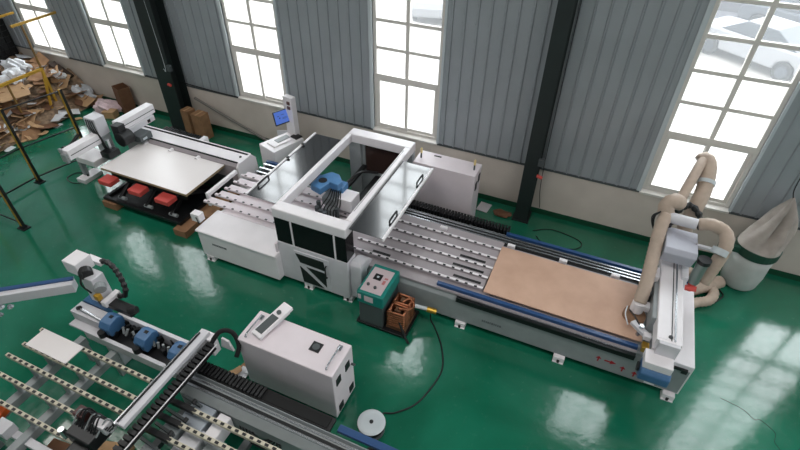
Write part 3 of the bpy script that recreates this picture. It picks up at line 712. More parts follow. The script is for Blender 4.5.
MB().cyl((-10.83, 6.2, .10), (-10.83, 6.2, .14), .03, n=10).build('foot_bolt', M['black'], F)
tag(MB().tube([(-10.85, 5.95, .02), (-11.1, 5.9, .012), (-11.35, 6.0, .012), (-11.3, 6.25, .012), (-11.0, 6.35, .012)], .012, n=6).build('looped_cable', M['black']), 'thin black cable looped on the floor beside the feeder foot', 'cable')
MB().box(-10.2, -7.2, 7.135, 7.14, .10, .5).build('front_skirt', M['dgrey'], F)

# lift table
LT = thing('lift_table', 'black scissor lift table under the large white panel', 'table', (-8.5, 6.3, 0))
MB().box(-9.62, -7.42, 5.60, 5.68, .17, .25).box(-9.62, -7.42, 6.84, 6.92, .17, .25).box(-9.62, -9.54, 5.68, 6.84, .17, .25).box(-7.50, -7.42, 5.68, 6.84, .17, .25).box(-9.54, -7.5, 5.68, 6.84, .17, .19).build('base_frame', M['blackm'], LT, bev=.006)
for x in (-9.2, -8.45, -7.75):
    MB().beam((x, 5.72, .26), (x, 6.45, .68), .07, .09).build('scissor_arm', M['blackm'], LT, bev=.006)
    MB().beam((x+.09, 6.75, .26), (x+.09, 5.95, .68), .05, .08).build('scissor_arm', M['blackm'], LT, bev=.006)
    MB().cyl((x-.06, 5.74, .27), (x+.14, 5.74, .27), .04, n=10).build('arm_pivot', M['grey'], LT)
MB().box(-9.60, -7.45, 6.0, 7.05, .68, .755).build('lift_platform', M['blackm'], LT, bev=.006)
pads = []
for x0, x1 in ((-9.68, -9.34), (-8.82, -8.48), (-8.07, -7.70)):
    MB().box(x0, x1, 5.68, 5.95, .53, .64).build('pad', M['red'], LT, bev=.012)
MB().box(-9.62, -7.5, 6.0, 6.05, .54, .68).build('pad_rail', M['blackm'], LT)
pnl = B(-9.75, -7.34, 5.90, 7.13, .757, .812)
pnl = tag(pnl.build('laminate_board', M['plyedge'], bev=.003), 'large white laminate board lying on the black lift table', 'board')
MB().box(-9.748, -7.342, 5.902, 7.128, .812, .815).build('laminate_face', M['wpanel'], pnl)
tag(MB().box(-7.52, -7.20, 5.46, 6.95, .0, .165).build('wooden_crate', M['wood'], bev=.006), 'long brown timber crate under the right end of the lift table', 'crate')
tag(MB().box(-9.64, -9.25, 5.55, 6.95, .0, .165).build('wooden_crate', M['wood'], bev=.006), 'long brown timber crate under the left end of the lift table', 'crate')
tag(MB().box(-7.95, -7.62, 5.8, 6.6, .0, .16).build('cardboard_box', M['card3'], bev=.006), 'flat dark cardboard box beneath the middle of the lift table', 'box')
tag(MB().box(-7.18, -6.92, 5.95, 7.0, .0, .30).build('cardboard_box', M['card'], bev=.006), 'brown cardboard box standing between the lift table and the drilling machine', 'box')

# ------------------------------------------------------------------ boxes along the wall
def carton(x, y, w, d, h, ang, m, label, open_top=False):
    t = MB()
    R = rotz(ang)
    if open_top:
        for (cx, cy, sx, sy) in ((0, -d/2, w, .012), (0, d/2, w, .012), (-w/2, 0, .012, d), (w/2, 0, .012, d)): t.obox(Vector((x, y, h/2))+R @ Vector((cx, cy, 0)), (sx, sy, h), R)
        t.obox((x, y, .01), (w, d, .02), R)
    else: t.obox((x, y, h/2), (w, d, h), R)
    o = tag(t.build('cardboard_box', m, bev=.004), label, 'box')
    MB().obox(Vector((x, y, h+.002 if not open_top else .024)), (.05, d*.98, .003), R).build('tape', M['card2'], o)
    return o
carton(-10.05, 8.96, .27, .26, .74, -.1, M['card'], 'tall brown cardboard carton by the dark column, left of two')
carton(-9.64, 8.94, .34, .30, .72, -.05, M['card'], 'tall brown cardboard carton right of its twin, under the leaning bar')
carton(-12.65, 9.18, .42, .32, .78, -.35, M['card3'], 'upright open brown carton against the cream wall left of the column', True)
carton(-12.85, 8.72, .34, .26, .20, .3, M['card2'], 'small low cardboard box in front of the upright open carton')

def blob(name, c, s, m, seed, k=.35, sub=3):
    rnd = random.Random(seed); mb = MB()
    bmesh.ops.create_icosphere(mb.bm, subdivisions=sub, radius=1)
    ph = [rnd.uniform(0, 6) for _ in range(6)]
    for v in mb.bm.verts:
        p = v.co.copy()
        f = 1+k*.5*math.sin(3*p.x+ph[0])*math.sin(4*p.y+ph[1])+k*.4*math.sin(7*p.z+ph[2]+5*p.x)+k*.3*math.sin(11*p.y+ph[3])+rnd.uniform(-k, k)*.18
        v.co = Vector((c[0]+p.x*s[0]*f, c[1]+p.y*s[1]*f, max(.004, c[2]+p.z*s[2]*f)))
    return mb.build(name, m, smooth=False)
tag(blob('plastic_bag', (-13.2, 8.95, .13), (.42, .30, .18), M['pink'], 3), 'crumpled pinkish plastic bag on the floor left of the small box', 'bag')
tag(blob('plastic_bag', (-12.0, 9.15, .13), (.25, .16, .15), M['card3'], 5), 'dark crumpled wrapping on the floor right of the open carton', 'wrapping')

# ------------------------------------------------------------------ waste pile
pile = MB()
nx, ny = 34, 28
x0, x1, y0, y1 = -17.15, -13.9, 5.6, 9.38
grid = []
rnd = random.Random(11)
for i in range(nx+1):
    row = []
    for j in range(ny+1):
        u, v = i/nx, j/ny; x = x0+(x1-x0)*u; y = y0+(y1-y0)*v
        e = min(1, (1-u)*3.2)*min(1, v*4+.25)
        h = .95*e*(.55+.45*v)*(1-.25*u)+rnd.uniform(-.09, .09)*e
        row.append(pile.bm.verts.new((x, y, max(.01, h))))
    grid.append(row)
for i in range(nx):
    for j in range(ny): pile.bm.faces.new((grid[i][j], grid[i+1][j], grid[i+1][j+1], grid[i][j+1]))
tag(pile.build('waste_heap', mat('mixed_waste', (164, 138, 112), .9, rgb2=(84, 72, 62), scale=7, bump=.6, bscale=8)), 'heap of small cardboard and paper waste filling the far left corner', 'waste', kind='stuff')
def hgt(x, y):
    u = (x-x0)/(x1-x0); v = (y-y0)/(y1-y0)
    if u > 1: return 0
    e = max(0, min(1, (1-u)*3.2))*min(1, max(0, v*4+.25))
    return .95*e*(.55+.45*v)*(1-.25*u)
def scrap(name, x, y, w, d, m, seed, lift=.05, tilt=.5):
    rnd = random.Random(seed); mb = MB()
    R = (Matrix.Rotation(rnd.uniform(0, 6.28), 3, 'Z') @ Matrix.Rotation(rnd.uniform(-tilt, tilt), 3, 'X') @ Matrix.Rotation(rnd.uniform(-tilt, tilt), 3, 'Y'))
    n = 5; th = .012
    c = Vector((x, y, hgt(x, y)+lift))
    cor = [(-w/2, -d/2), (-w*rnd.uniform(0, .2), -d*.55), (w/2, -d*rnd.uniform(.3, .5)), (w*rnd.uniform(.4, .55), d*.1), (w*rnd.uniform(.3, .5), d/2), (-w*.1, d*rnd.uniform(.35, .6)), (-w/2, d*rnd.uniform(.2, .5))]
    bend = rnd.uniform(-.5, .5)
    A_ = []; B_ = []
    for (a, b2) in cor:
        z = bend*a*a/w
        p = c+R @ Vector((a, b2, z)); q = c+R @ Vector((a, b2, z+th))
        p.z = max(p.z, .004); q.z = max(q.z, .014); p.y = min(p.y, 9.36); q.y = min(q.y, 9.36); p.x = max(p.x, -17.0); q.x = max(q.x, -17.0)
        A_.append(mb.bm.verts.new(p)); B_.append(mb.bm.verts.new(q))
    k = len(cor)
    ca = mb.bm.verts.new(c+R @ Vector((0, 0, 0))); cb_ = mb.bm.verts.new(c+R @ Vector((0, 0, th)))
    ca.co.z = max(ca.co.z, .004); cb_.co.z = max(cb_.co.z, .016)
    for i in range(k):
        j = (i+1) % k
        mb.bm.faces.new((A_[j], A_[i], ca)); mb.bm.faces.new((B_[i], B_[j], cb_)); mb.bm.faces.new((A_[i], A_[j], B_[j], B_[i]))
    return mb.build(name, m)
kinds = [('cardboard_scrap', ['card', 'card2', 'card2', 'card3', 'card2'], 'torn piece of brown cardboard lying in the waste heap at far left', 'cardboard', 'cardboard scraps in the waste heap'),
         ('foam_scrap', ['foam', 'film'], 'white or silvery packing scrap lying in the waste heap at far left', 'packing scrap', 'white packing scraps in the waste heap')]
for i in range(150):
    kk = kinds[0] if i % 3 else kinds[1]
    x = -13.85-3.1*rnd.random()**1.1; y = 5.9+3.3*rnd.random()
    s = rnd.uniform(.22, .6) if i % 5 else rnd.uniform(.5, .85)
    if kk is kinds[1]: s *= .65
    tag(scrap(kk[0], x, y, s, s*rnd.uniform(.35, .9), M[kk[1][i % len(kk[1])]], 100+i, lift=rnd.uniform(.02, .12)), kk[2], kk[3], kk[4])
tag(scrap('cardboard_sheet', -15.0, 7.55, 1.25, .85, M['card2'], 901, lift=.16, tilt=.15), 'largest flat pale cardboard sheet on top of the waste heap', 'cardboard')
tag(blob('foam_wrap', (-15.9, 8.55, 1.05), (.42, .22, .17), M['foam'], 31, .5), 'big white crumpled foam wrap on the heap below the leftmost window', 'foam')
tag(blob('foam_wrap', (-16.4, 7.9, 1.0), (.34, .18, .15), M['film'], 33, .5), 'silvery crumpled film on the heap near the dark mesh', 'film')
tag(blob('foam_wrap', (-15.5, 8.1, .95), (.2, .30, .22), M['foam'], 36, .5), 'white crumpled foam wrap standing beside the large cardboard sheet', 'foam')
tag(blob('plastic_wrap', (-14.95, 8.95, .72), (.30, .18, .16), M['foam'], 39, .5), 'white crumpled wrap beside the dark box below the first window', 'plastic wrap')
tag(blob('plastic_wrap', (-14.45, 9.12, .22), (.45, .2, .26), M['film'], 37, .5), 'grey crumpled plastic wrap against the wall at the right of the heap', 'plastic wrap')
tag(MB().beam((-15.35, 9.2, .92), (-14.75, 9.22, .58), .22, .22).build('cardboard_box', mat('near_black_card', (62, 48, 40), .85), bev=.01), 'nearly black long box tilted down the wall under the first window', 'box')
for i, (x, y) in enumerate(((-13.6, 8.2), (-13.75, 7.7), (-13.7, 7.2), (-13.4, 8.7), (-13.9, 6.8), (-13.8, 6.3))):
    tag(scrap('foam_scrap', x, y, .26, .14, M['foam' if i % 2 else 'card2'], 700+i, lift=.02, tilt=.1), 'small stray packing scrap on the green floor along the edge of the heap', 'packing scrap', 'stray scraps beside the waste heap')

# yellow rack
YR = thing('yellow_rack', 'yellow tube rack frame standing in the waste heap', 'rack', (-14.9, 8.0, 0))
MB().box(-14.42, -14.38, 8.30, 8.34, 1.3, 2.5).build('post', mat('ochre_tube', (128, 96, 44), .6), YR)
MB().box(-14.44, -14.38, 8.29, 8.35, 0, 1.3).build('post', M['yellow'], YR)
MB().box(-14.42, -14.38, 7.28, 7.32, 0, 1.27).build('post', mat('ochre_tube', (128, 96, 44), .6), YR)
MB().box(-14.43, -14.38, 8.05, 9.36, 2.5, 2.56).build('top_rail', M['yellow'], YR)
MB().box(-15.43, -15.38, 7.9, 8.85, 2.5, 2.55).build('top_rail', M['yellow'], YR)
MB().box(-14.43, -14.37, 6.2, 8.35, 1.27, 1.34).build('mid_rail', M['yellow'], YR)
MB().beam((-14.38, 8.32, 1.3), (-14.30, 8.0, .02), .05, .05).build('brace', M['yellow'], YR)
tag_ = MB()
x = -17.1
for k in range(16): tag_.box(-16.88, -16.86, 6.8+.165*k, 6.8+.165*k+.012, .2, 2.05)
for k in range(12): tag_.box(-16.89, -16.87, 6.8, 9.3, .2+.165*k, .212+.165*k)
tag(tag_.build('mesh_panel', M['blackm']), 'black wire mesh panel standing in the far left corner behind the heap', 'mesh panel')
tag(MB().box(-17.18, -16.92, 6.8, 9.35, 0, 2.0).build('dark_shelving', M['rubber'], bev=.01), 'dark stack behind the wire mesh panel in the far left corner', 'shelving')

# safety fence
fence_posts = [(-10.59, 4.30, 'yellow fence post nearest the blue arm, at the left edge of the photo'), (-11.80, 5.61, 'middle yellow fence post on black foot, left of the feeder'), (-11.50, 6.82, 'farthest yellow fence post, beside the feeder gantry')]
for (x, y, lb) in fence_posts:
    t = thing('fence_post', lb, 'post', (x, y, 0))
    MB().box(x-.035, x+.035, y-.035, y+.035, .02, 1.92).build('post_tube', M['yellow'], t, bev=.006)
    MB().box(x-.045, x-.035, y-.03, y+.03, .05, 1.92).box(x+.035, x+.045, y-.03, y+.03, .05, 1.92).build('edge_profile', M['black'], t)
    ft = MB().box(x-.11, x+.11, y-.08, y+.08, 0, .02).box(x-.05, x+.05, y-.05, y+.05, .02, .08).build('post_foot', M['black'], t)
t = thing('fence_post', 'yellow fence post just outside the frame at the corner', 'post', (-11.86, 4.3, 0)); MB().box(-11.895, -11.825, 4.265, 4.335, 0, 1.92).build('post_tube', M['yellow'], t)
for i, z in enumerate((.15, .95, 1.88)):
    nm = ('lower', 'middle', 'upper')[i]
    tag(MB().beam((-11.86, 4.34, z), (-11.81, 5.57, z), .035, .024).beam((-11.79, 5.65, z), (-11.51, 6.78, z), .035, .024).build('fence_rail', M['black']), '%s thin black rail of the safety fence, running between yellow posts' % nm, 'rail')
tag(MB().box(-11.82, -10.63, 4.29, 4.31, .14, .165).build('fence_rail', M['black']), 'thin black rail low on the short side of the fence, at left edge', 'rail')

# ------------------------------------------------------------------ foreground machine
G = thing('side_drilling_machine', 'foreground drilling machine with blue motor covers, bridge beam and long guide', 'machine', (-4.3, 2.3, 0))
mbm = MB().box(-6.40, -4.42, 2.54, 2.60, .58, .76).box(-6.02, -4.42, 2.92, 2.98, .60, .93).box(-6.86, -4.42, 2.60, 2.92, .58, .62).box(-6.86, -6.25, 2.72, 2.94, .62, .82)
mbm.build('motor_beam', M['white2'], G, bev=.006)
MB().box(-6.24, -4.45, 2.605, 2.915, .62, .68).build('beam_trough', M['black'], G)
MB().box(-6.84, -6.35, 2.95, 3.09, .70, .84).build('end_cover', M['blue'], G, bev=.01)
MB().cyl((-6.74, 2.80, .84), (-6.1, 2.76, .84), .025, n=10).build('pneumatic_cylinder', M['steel'], G)
MB().cyl((-6.76, 2.80, .84), (-6.70, 2.80, .88), .035, n=10).build('cylinder_cap', M['black'], G)
for i, x in enumerate((-5.98, -5.28, -4.64)):
    mc_ = MB().prism([(2.64, .76), (2.62, .92), (2.68, 1.0), (2.84, 1.02), (2.92, .96), (2.92, .76)], 'x', x-.11, x+.10)
    mo_ = mc_.build('motor_cover', M['blue'], G, bev=.014)
    MB().box(x-.02, x+.04, 2.78, 2.83, 1.012, 1.024).build('cover_slot', M['black'], mo_)
    MB().cyl((x-.05, 2.60, .72), (x-.05, 2.60, .86), .06, n=12).build('drill_block', M['blackm'], G)
rr_ = random.Random(5)
jk = MB()
for i in range(46):
    x = rr_.uniform(-6.2, -4.5); y = rr_.uniform(2.70, 2.94); s = rr_.uniform(.02, .06)
    jk.obox((x, y, .76+rr_.uniform(-.03, .06)), (s, s*rr_.uniform(.6, 1.8), s*2), rotz(rr_.uniform(0, 3)))
jk.build('drill_spindles', M['blackm'], G)['kind'] = 'stuff'
jk = MB()
for i in range(14): jk.cyl((-6.0+.1*i+rr_.uniform(-.05, .05), 2.78+rr_.uniform(-.06, .1), .76), (-6.0+.1*i, 2.80, .86), .02, n=8)
jk.build('spindle_tips', M['grey'], G)
for x in (-6.2, -4.75): MB().box(x, x+.25, 2.62, 2.92, 0, .58).build('machine_leg', M['white2'], G, bev=.01)
# swing head (upright)
col_ = MB().box(-6.62, -6.36, 2.98, 3.20, .92, 1.46); col_.build('head_column', M['white2'], G, bev=.012)
MB().box(-6.86, -6.58, 2.98, 3.26, 1.46, 1.70).build('head_top_box', M['white'], G, bev=.012)
MB().cyl((-6.58, 3.08, 1.52), (-6.48, 3.02, 1.50), .10, n=18).build('head_motor', M['black'], G, bev=.01)
MB().cyl((-6.36, 3.06, 1.30), (-6.28, 3.0, 1.28), .09, n=18).build('gauge_ring', M['grey'], G, bev=.008)
MB().box(-6.36, -6.27, 2.90, 2.98, 1.12, 1.22).build('yellow_solenoid', M['yellow'], G, bev=.006)
MB().box(-6.80, -6.50, 3.28, 3.38, 1.44, 1.52).build('chain_bracket', M['white'], G, bev=.005)
MB().box(-6.30, -6.20, 2.92, 3.22, .98, 1.08).build('chain_bracket', M['white'], G, bev=.005)
MB().tube([(-6.54, 3.34, 1.50), (-6.42, 3.36, 1.50), (-6.28, 3.34, 1.44), (-6.12, 3.28, 1.32), (-6.04, 3.22, 1.18), (-6.06, 3.18, 1.08), (-6.16, 3.16, 1.04)], .042, n=8, ripple=.18, step=.04).build('drag_chain', M['black'], G)
MB().box(-6.45, -5.75, 2.96, 3.12, .92, 1.02).cyl((-5.82, 3.0, 1.0), (-5.70, 3.06, 1.04), .06, n=10).build('lower_motor', M['black'], G, bev=.01)
MB().tube([(-6.46, 2.96, 1.60), (-6.5, 2.90, 1.4), (-6.44, 2.94, 1.2)], .015, n=6).build('cable', M['black'], G)
# bridge gantry of the foreground machine
MB().box(-4.40, -4.26, 1.50, 3.08, 1.17, 1.24).build('bridge_beam', M['white2'], G, bev=.008)
MB().box(-4.375, -4.355, 1.52, 3.0, 1.24, 1.262).build('bridge_rail', M['blackm'], G)
MB().box(-4.44, -4.40, 1.50, 3.0, 1.14, 1.20).build('bridge_side_rail', M['steel'], G)
cc = MB(); y = 1.2
while y < 2.95: cc.box(-4.24, -4.12, y, y+.05, 1.06, 1.14); y += .075
cc.box(-4.25, -4.11, 1.2, 2.98, 1.03, 1.06)
cc.build('drag_chain', M['black'], G)
MB().box(-4.105, -4.095, 1.3, 3.0, 1.115, 1.13).build('chain_tray_edge', M['white'], G)
MB().box(-4.42, -4.20, 2.98, 3.12, .80, 1.17).build('bridge_end', M['white'], G, bev=.01)
MB().tube([(-4.20, 2.98, 1.10), (-4.12, 3.14, 1.24), (-3.98, 3.22, 1.20), (-3.88, 3.18, 1.0), (-3.86, 3.06, .88)], .035, n=8).build('cable_arch', M['rubber'], G, smooth=True)
MB().prism([(-4.16, .92), (-4.10, 1.14), (-3.98, 1.12), (-3.93, .92)], 'y', 3.1, 3.13).build('arch_plate', M['white'], G)
# head under the bridge
hh = MB().box(-4.95, -4.55, 1.18, 1.48, .90, 1.12).box(-4.85, -4.6, .95, 1.25, .80, 1.0); hh.build('drill_head', M['blackm'], G, bev=.02)
MB().box(-5.0, -4.82, 1.38, 1.52, .92, 1.22).build('head_cover', mat('maroon_cover', (70, 36, 34), .4), G, bev=.015)
MB().box(-4.66, -4.48, 1.38, 1.52, 1.05, 1.22).build('head_bracket', M['white'], G, bev=.01)
for i in range(9):
    MB().tube([(-4.95+.05*i, 1.30, 1.1), (-4.9+.05*i, 1.45+.02*(i % 3), 1.26+.02*(i % 4)), (-4.75+.04*i, 1.50, 1.12), (-4.6+.03*i, 1.40, 1.2)], .011, n=5).build('cable', M['black'] if i % 4 else M['grey'], G)
MB().cyl((-5.02, 1.20, .95), (-5.02, 1.20, 1.12), .04, n=10).build('valve', M['steel'], G)
# long guide
MB().prism([(2.36, .10), (2.36, .66), (2.46, .76), (2.64, .80), (2.66, .78), (2.66, .10)], 'x', -4.36, -.9).build('guide_body', M['grey'], G, bev=.008)
for (ya, yb, z, mm, nm) in ((2.46, 2.49, .775, 'steel', 'guide_rail'), (2.50, 2.54, .775, 'blackm', 'rack_strip'), (2.56, 2.585, .79, 'steel', 'guide_rail'), (2.60, 2.635, .79, 'dgrey', 'rail_bed')):
    MB().box(-4.36, -.9, ya, yb, z-.03, z+.012).build(nm, M[mm], G)
MB().box(-4.36, -2.1, 2.67, 2.86, .72, .775).build('chain_tray', M['black'], G)
tr = MB(); x = -4.34
while x < -3.2: tr.box(x, x+.04, 2.68, 2.85, .775, .83); x += .062
tr.build('drag_chain', M['black'], G)
MB().box(-3.2, -2.15, 2.69, 2.84, .775, .79).build('chain_band', M['rubber'], G)
MB().box(-2.0, -.9, 2.70, 2.80, .76, .82).build('guide_cover', M['dblue'], G, bev=.008)
for x in (-4.2, -2.6, -1.1): MB().box(x-.08, x+.08, 2.40, 2.64, 0, .10).build('guide_foot', M['dgrey'], G)
# D2 rollers bars right of the bridge
for (y, xa, xb_) in ((2.16, -4.28, -2.3), (1.93, -4.30, -2.6), (1.72, -4.30, -2.9)):
    bar = MB().box(xa, xb_, y-.028, y+.028, .79, .85).build('roller_bar', mat('ivory_bar', (205, 198, 178), .5) if 'ivory_bar' not in bpy.data.materials else bpy.data.materials['ivory_bar'], G, bev=.003)
    rollers(bar, xa+.08, xb_-.02, y-.004, .845, .115, 'small')
    MB().box(xa-.02, xa+.40, y-.034, y+.034, .77, .858).build('bar_clamp', M['black'], bar)
for (x0_, x1_, ya, yb, z0_, z1_, mm) in ((-4.06, -3.68, 2.0, 2.34, .40, .70, 'alu'), (-3.62, -3.44, 1.95, 2.34, .42, .68, 'white'), (-4.2, -3.95, 1.75, 2.1, .45, .68, 'grey'), (-3.9, -3.62, 1.62, 2.05, .40, .64, 'white2'),
                                   (-3.55, -3.30, 1.7, 2.05, .42, .60, 'grey'), (-4.25, -4.0, 1.3, 1.62, .45, .66, 'grey'), (-3.85, -3.6, 1.2, 1.55, .45, .64, 'white2')):
    MB().box(x0_, x1_, ya, yb, z0_, z1_).build('drive_box', M[mm], G, bev=.015)
for (x, y) in ((-4.05, 2.3), (-4.12, 2.05), (-4.1, 1.83), (-4.15, 1.6)): MB().obox((x, y, .74), (.34, .035, .05), rotz(-.1)).build('link_bar', M['dgrey'], G)
for (x, y) in ((-3.98, 2.28), (-3.9, 2.02), (-3.95, 1.8)): MB().cyl((x, y-.03, .80), (x, y+.03, .80), .03, n=10).build('guide_wheel', M['black'], G)
MB().box(-4.36, -2.5, 1.1, 1.16, .35, .45).box(-4.3, -4.2, 1.16, 2.44, .35, .45).box(-3.2, -3.1, 1.16, 2.44, .35, .45).build('under_frame', M['dgrey'], G)
for x in (-4.3, -3.2): MB().box(x, x+.1, 1.1, 1.2, 0, .35).build('machine_leg', M['dgrey'], G)
for i in range(5): MB().tube([(-3.4+.05*i, 2.40, .5), (-3.2+.06*i, 2.25, .42), (-2.95+.07*i, 2.3, .5), (-2.8, 2.42, .45)], .014, n=5).build('cable', M['black'], G)
MB().box(-4.36, -4.28, 2.4, 3.1, .80, 1.1).build('bridge_post', M['white2'], G, bev=.008)

# infeed roller rack (left part)
N = thing('infeed_rack', 'foreground rack of five ivory roller bars on grey beams at bottom left', 'rack', (-5.8, 1.8, 0))
ivory = bpy.data.materials['ivory_bar']
for (y, xa, xb_) in ((2.27, -6.93, -4.6), (1.98, -6.93, -4.62), (1.75, -6.97, -4.62), (1.49, -6.95, -4.9), (1.20, -6.6, -4.95)):
    bar = MB().box(xa, xb_, y-.027, y+.027, .79, .85).build('roller_bar', ivory, N, bev=.003)
    rollers(bar, xa+.07, xb_-.02, y-.004, .845, .12, 'small')
for x in (-6.52, -5.86):
    MB().box(x-.06, x+.06, .80, 2.55, .40, .54).build('cross_beam', M['grey'], N, bev=.006)
MB().box(-6.2, -4.5, .98, 1.08, .40, .50).box(-6.28, -6.05, .92, 1.10, .50, .66).build('lower_beam', M['white2'], N, bev=.006)
for (x, y) in ((-6.52, .9), (-5.86, .9), (-6.52, 2.5), (-5.86, 2.5)): MB().box(x-.04, x+.04, y-.04, y+.04, 0, .40).build('leg', M['grey'], N)
for x in (-6.52, -5.86):
    for y in (2.27, 1.98, 1.75, 1.49, 1.20): MB().box(x-.02, x+.02, y-.02, y+.02, .54, .79).build('bar_support', M['grey'], N)
tag(B(-6.84, -6.02, 1.965, 2.285, .863, .880).build('laminate_offcut', M['wpanel'], bev=.002), 'small white board lying across the foreground roller bars', 'board')
tag(MB().obox((-6.42, 1.05, .56), (.12, .42, .10), rotz(.2)).build('orange_bracket', M['orange'], bev=.01), 'orange plastic bracket at the bottom left corner under the rack', 'bracket')
tag(MB().obox((-6.55, .95, .50), (.16, .3, .12), rotz(.5)).build('white_bracket', M['white'], bev=.01), 'white metal bracket beside the orange one at bottom left', 'bracket')
tag(MB().obox((-5.35, 1.05, .10), (.8, .5, .2), rotz(.1)).build('cardboard_box', M['card3'], bev=.01), 'brown cardboard box on the floor beneath the foreground rack', 'box')
tag(MB().obox((-4.95, 1.45, .05), (.5, .3, .1), rotz(.3)).build('cardboard_box', M['card2'], bev=.01), 'flat tan box below the foreground drill head', 'box')

# blue topped arm at left
BA = thing('conveyor_arm', 'grey arm with blue top strip reaching in from the left edge', 'arm', (-7.3, 2.9, 0))
a, b_ = Vector((-6.86, 2.98, 1.16)), Vector((-9.6, 0.84, 1.16))
MB().beam(a, b_, .16, .18).build('arm_beam', M['white2'], BA, bev=.01)
d = (b_-a).normalized(); nrm = Vector((-d.y, d.x, 0)); nrm = nrm if nrm.y > 0 else -nrm
MB().beam(a+nrm*.05+Vector((0, 0, .10)), b_+nrm*.05+Vector((0, 0, .10)), .07, .03).build('top_strip', M['dblue'], BA)
MB().cyl((-9.3, 1.07, 0), (-9.3, 1.07, 1.06), .06, n=12).build('arm_stand', M['grey'], BA)
for i, (x, y, s) in enumerate(((-8.95, 2.62, .07), (-8.80, 2.70, .06), (-8.78, 2.50, .05))):
    tag(MB().cyl((x, y, .0), (x, y, .04), s, s*.6, n=10).build('metal_fitting', M['steel']), 'small shiny metal fitting on the floor at the left edge', 'fitting', 'fittings on the floor at the left edge')

# grey cabinet
GC = thing('control_cabinet', 'large pale grey control cabinet in the foreground, beside the guide and spool', 'cabinet', (-3.12, 3.5, 0))
MB().box(-3.91, -2.33, 3.20, 3.78, .06, 1.12).build('cabinet_body', M['lilac'], GC, bev=.014)
MB().box(-3.86, -2.38, 3.24, 3.74, 0, .06).build('plinth', M['dgrey'], GC)
for x in (-3.80, -2.46):
    MB().tube([(x, 3.28, 1.12), (x, 3.29, 1.17), (x, 3.66, 1.17), (x, 3.67, 1.12)], .012, n=8, step=.03).build('lifting_handle', M['steel'], GC, smooth=True)
    MB().box(x-.03, x+.03, 3.62, 3.70, 1.12, 1.15).build('handle_plate', M['steel'], GC)
fv = MB().box(-2.86, -2.70, 3.46, 3.62, 1.12, 1.132).build('fan_vent', M['black'], GC)
MB().lathe((-2.78, 3.54, 1.132), [(.05, 0), (.055, .004), (.02, .006)], n=16).build('fan_hub', M['dgrey'], fv)
for (y, z) in ((3.34, .86), (3.60, .86), (3.34, .2), (3.66, .22)): MB().box(-2.332, -2.318, y-.06, y+.06, z-.075, z+.075).build('side_vent', M['black'], GC, bev=.003)
MB().cyl((-2.33, 3.72, .75), (-2.27, 3.72, .75), .02, n=8).build('door_key', M['dgrey'], GC)
TB = thing('control_pendant', 'white control pendant with grey keypad resting on the grey cabinet top', 'control pendant', (-3.58, 3.62, 1.12))
pr = Matrix.Rotation(math.radians(-14), 3, 'Z') @ Matrix.Rotation(math.radians(6), 3, 'X')
pc = Vector((-3.575, 3.64, 1.20))
MB().obox(pc, (.19, .66, .07), pr).build('pendant_case', M['white'], TB, bev=.015)
MB().obox(pc+pr @ Vector((0, -.10, .037)), (.135, .34, .006), pr).build('keypad', M['dgrey'], TB)
MB().cyl(pc+pr @ Vector((0, .14, .035)), pc+pr @ Vector((0, .14, .06)), .035, n=14).build('dial', M['dgrey'], TB)
MB().obox(pc+pr @ Vector((0, .12, -.06)), (.12, .3, .06), pr).build('pendant_stand', M['white2'], TB)
# scraps between cabinet and guide
for i, (x, y, m_) in enumerate(((-4.15, 3.36, 'card'), (-4.08, 3.24, 'foam'), (-4.22, 3.22, 'card2'), (-4.0, 3.36, 'foam'))):
    tag(scrap('paper_scrap', x, y, .26, .16, M[m_], 950+i, lift=.03+.01*i, tilt=.25), ('torn brown cardboard piece', 'white paper strip', 'pale cardboard piece', 'white foam piece')[i]+' on the floor at the left foot of the grey cabinet', 'scrap')
# rags by right column
tag(blob('brown_rag', (-1.35, 9.0, .04), (.22, .14, .05), M['card3'], 44, .4, 2), 'brown rag on the floor left of the right column', 'rag')
tag(MB().tube([(-.6, 8.75, .012), (-.2, 8.95, .012), (.4, 8.8, .012), (.3, 8.5, .012), (-.3, 8.45, .012), (-.5, 8.6, .012)], .01, n=5).build('wall_cable', M['black']), 'thin black cable loop on the floor right of the right column', 'cable')
tag(MB().tube([(1.05, 8.15, .05), (1.3, 7.95, .05), (1.5, 7.75, .05), (1.6, 7.8, .3)], .05, n=10, ripple=.05).build('floor_pipe', M['hose'], smooth=True), 'tan bent pipe on the floor behind the gantry end of the router', 'pipe')
# crack in the floor
cr = MB().tube([(2.96, 5.97, 0), (3.26, 5.90, 0), (3.42, 5.78, 0), (3.5, 5.81, 0), (3.68, 5.67, 0), (3.66, 5.5, 0), (3.72, 5.39, 0), (3.68, 5.2, 0)], .004, n=4)
struct(cr.build('floor_crack', M['rubber']))

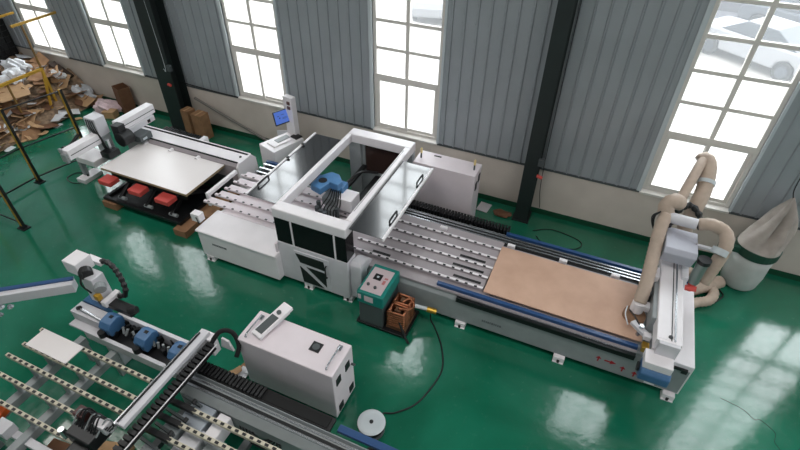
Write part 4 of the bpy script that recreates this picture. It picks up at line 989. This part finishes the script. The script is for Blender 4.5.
# ------------------------------------------------------------------ light
W0 = 7.5
w = bpy.data.worlds.new('world'); SC.world = w; w.use_nodes = True
bg = w.node_tree.nodes['Background']; bg.inputs['Color'].default_value = (.93, .97, 1.0, 1); bg.inputs['Strength'].default_value = W0
for i, (a, b2) in enumerate(WIN):
    l = bpy.data.lights.new('portal', 'AREA'); l.shape = 'RECTANGLE'; l.size = b2-a; l.size_y = ZT-Z0; l.cycles.is_portal = True
    o = bpy.data.objects.new('window_portal', l); COL.objects.link(o); o.location = ((a+b2)/2, WY+.2, (Z0+ZT)/2); o.rotation_euler = (math.radians(-90), 0, 0)
def area(loc, rot, sx, sy, e, col=(1, .97, .93), name='ceiling_fill'):
    l = bpy.data.lights.new(name, 'AREA'); l.shape = 'RECTANGLE'; l.size = sx; l.size_y = sy; l.energy = e; l.color = col
    o = bpy.data.objects.new(name, l); COL.objects.link(o); o.location = loc; o.rotation_euler = rot; return o
for x in (-12, -4, 4):  # added overhead fill to lift the interior; the ceiling has no openings
    area((x, 2.6, 9.5), (0, 0, 0), 5, 2.6, 225)
    area((x, -6.0, 9.5), (0, 0, 0), 5, 2.5, 70)
area((-3, -9.8, 5.0), (math.radians(90), 0, 0), 22, 4, 85, (.95, .98, 1), 'front_fill')  # added fill for upright faces towards the camera; front wall is solid
area((11.8, 2.0, 4.0), (math.radians(90), 0, math.radians(90)), 12, 5, 300, (.97, .98, 1), 'side_fill')  # added fill to brighten right-hand faces; no window in this wall

# ------------------------------------------------------------------ camera
cam = bpy.data.cameras.new('camera'); co_ = bpy.data.objects.new('camera', cam); COL.objects.link(co_)
r = Vector((0.91564881, 0.40179378, 0.01220696)); u = Vector((-0.26779668, 0.58707258, 0.76395728)); f = Vector((-0.29978691, 0.70278556, -0.64515135))
co_.matrix_world = Matrix(((r.x, u.x, -f.x, 0), (r.y, u.y, -f.y, 0), (r.z, u.z, -f.z, H), (0, 0, 0, 1)))
cam.sensor_width = 36; cam.lens = 36*502.82/800; cam.clip_end = 200
SC.camera = co_
SC.view_settings.view_transform = 'Standard'; SC.view_settings.look = 'None'; SC.view_settings.gamma = 1; SC.view_settings.exposure = 0.0
SC.view_settings.use_curve_mapping = False
SC.cycles.max_bounces = 6; SC.cycles.diffuse_bounces = 3; SC.cycles.glossy_bounces = 3; SC.cycles.transparent_max_bounces = 8
SC.cycles.use_denoising = True; SC.cycles.sample_clamp_indirect = 6
